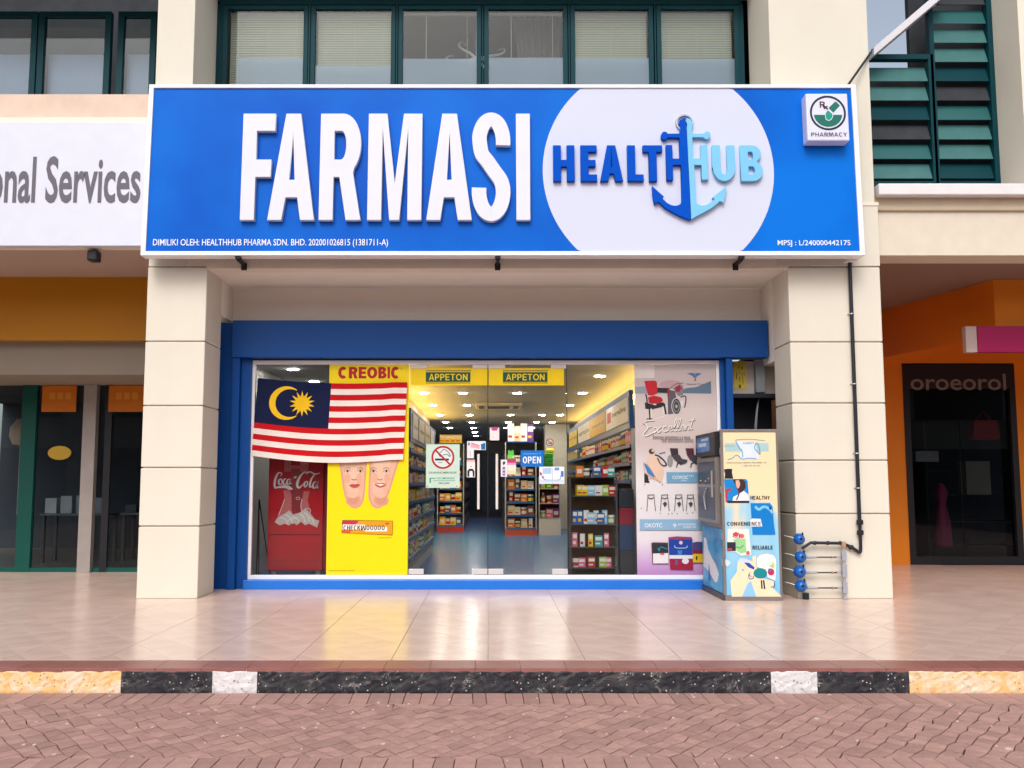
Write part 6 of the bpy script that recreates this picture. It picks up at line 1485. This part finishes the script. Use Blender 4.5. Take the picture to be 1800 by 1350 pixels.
# soffit, orange bulkhead, door wall
box('soffit', rx0, RX, .5, 6.0, zlg + .001, zlg + .1, pm('brown_soffit', rgb(150, 126, 114), .75), nr)
ORG = pm('orange_wall', rgb(228, 134, 30, .95), .6, var=.05, scale=1.2)
pa, pb = X(1545, 560, 3.6), X(1745, 480, 1.4)
MB().slab([(pa, 3.6), (pb, 1.4), (RX, 1.4), (RX, 4.2), (pa, 4.2)], 3.0, zlg).build('bulkhead', ORG, nr)
yo = 4.2
box('side_wall', rx0 - .2, rx0 - .1, .61, 4.6, 0, zlg, ORG, nr)
dx0, dx1 = X(1592, 800, yo), X(1790, 800, yo)
box('door_wall', rx0 - .1, dx0, yo, yo + .15, 0, 3.0, ORG, nr); box('door_wall', dx1, RX, yo, yo + .15, 0, 3.0, ORG, nr)
dfw = thing('dark_shop_door', 'dark glass doorway of the right neighbouring orange shop', 'door', ((dx0 + dx1) / 2, yo, 0))
MB().box(dx0, dx0 + .09, yo - .02, yo + .13, 0, 2.98).box(dx1 - .09, dx1, yo - .02, yo + .13, 0, 2.98).box(dx0 + .09, dx1 - .09, yo - .02, yo + .13, 2.62, 2.98).box(dx0 + .09, dx1 - .09, yo - .02, yo + .13, 0, .12).build('frame', pm('near_black_frame', rgb(34, 34, 40), .4), dfw, .004)
box('glass_leaf', dx0 + .09, (dx0 + dx1) / 2 - .01, yo + .05, yo + .06, .121, 2.619, glass('dark_tinted_glass', (.62, .66, .68), 1.3), dfw)
box('glass_leaf', (dx0 + dx1) / 2 + .01, dx1 - .09, yo + .05, yo + .06, .121, 2.619, MATS['dark_tinted_glass'], dfw)
P_ = Print(yo - .022, 665)
P_.text('oroeorol', 1600, 657, 1768, 686, (132, 124, 120), dfw, bold=.012)
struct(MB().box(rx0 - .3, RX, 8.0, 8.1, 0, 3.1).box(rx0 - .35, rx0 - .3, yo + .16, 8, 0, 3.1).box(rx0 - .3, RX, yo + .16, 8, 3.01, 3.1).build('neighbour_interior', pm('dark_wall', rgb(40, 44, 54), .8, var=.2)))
struct(box('neighbour_floor', rx0 - .3, RX, yo + .16, 8, -.003, .02, MATS['dim_floor']))
ps = thing('pink_sign', 'magenta shop sign with pale end on the right orange bulkhead', 'sign', (X(1760, 595, 1.35), 1.3, Z(618, 1.3)))
box('board', X(1722, 592, 1.2), X(1900, 592, 1.2), 1.25, 1.35, Z(618, 1.2), Z(572, 1.2), pm('magenta_board', rgb(176, 20, 92), .45), ps, .006)
box('end_panel', X(1702, 592, 1.2), X(1722, 592, 1.2) - .001, 1.26, 1.35, Z(618, 1.2), Z(572, 1.2), cm(212, 190, 186), ps, .006)
# figures of stock behind the glass: red bag, garment, white and grey parcels
for (px, py, w_, h_, col_, nm, lab, cat) in ((1733, 748, .42, .42, (196, 50, 62), 'red_bag', 'red bag hanging behind the right shop glass', 'bag'), (1720, 840, .36, .5, (150, 146, 134), 'grey_parcel', 'grey parcel standing behind the right shop glass', 'parcel'), (1667, 905, .26, .95, (176, 60, 100), 'pink_dress', 'pink and crimson dress displayed behind the right shop glass', 'dress'), (1630, 802, .34, .16, (170, 170, 172), 'white_carton', 'white carton on the shelf behind the right shop glass', 'box')):
    y = yo + .09; xc_, zc_ = X(px, py, y), Z(py, y)
    mb = MB()
    if cat == 'dress': mb.lathe([(w_ * .5, -h_ / 2), (w_ * .42, -h_ * .1), (w_ * .22, h_ * .15), (w_ * .36, h_ * .35), (w_ * .2, h_ * .45), (.02, h_ * .5)], (xc_, y + .2, zc_), seg=14)
    elif cat == 'bag': mb.prism([(xc_ - w_ / 2, zc_ - h_ / 2), (xc_ + w_ / 2, zc_ - h_ / 2), (xc_ + w_ * .4, zc_ + h_ * .2), (xc_ - w_ * .4, zc_ + h_ * .2)], y, y + .15).tube(crom([(xc_ - w_ * .25, y + .07, zc_ + h_ * .2), (xc_, y + .07, zc_ + h_ * .5), (xc_ + w_ * .25, y + .07, zc_ + h_ * .2)], 6), .012, 6)
    else: mb.box(xc_ - w_ / 2, xc_ + w_ / 2, y, y + .25, zc_ - h_ / 2, zc_ + h_ / 2)
    tag(mb.build(nm, cm(*col_), smooth=(cat == 'dress')), lab, cat)
rk = thing('display_rack', 'dark display rack behind the right shop glass', 'rack', (X(1700, 900, yo + .9), yo + .95, .02))
x0, x1 = X(1610, 900, yo + .9), X(1775, 900, yo + .9)
for z in (.25, .62, 1.02, 1.4): box('shelf', x0, x1, yo + .5, yo + 1.0, z - .02, z, cm(58, 70, 78), rk)
for xx_ in (x0, x1 - .03): box('post', xx_, xx_ + .03, yo + .5, yo + 1.0, .02, 2.2, cm(58, 70, 78), rk)

# ================================================================== ACROSS THE STREET (unseen row, added to block sky reflections in the glass)
ob = thing('sky_blocking_shophouses', 'unseen cream shophouse row added across the street to block sky reflections in glass', 'building', (0, -34, ZR))
box('wall', -45, 45, -40, -34, ZR - .06, 8.6, CREAM2, ob)
for k in range(12):
    xx_ = -42 + k * 7.2
    MB().box(xx_, xx_ + 5.6, -33.99, -33.9, ZR, 3.0).box(xx_ + .4, xx_ + 5.2, -33.99, -33.9, 4.6, 6.6).build('window', pm('added_row_dark_glass', rgb(60, 66, 74), .15), ob)
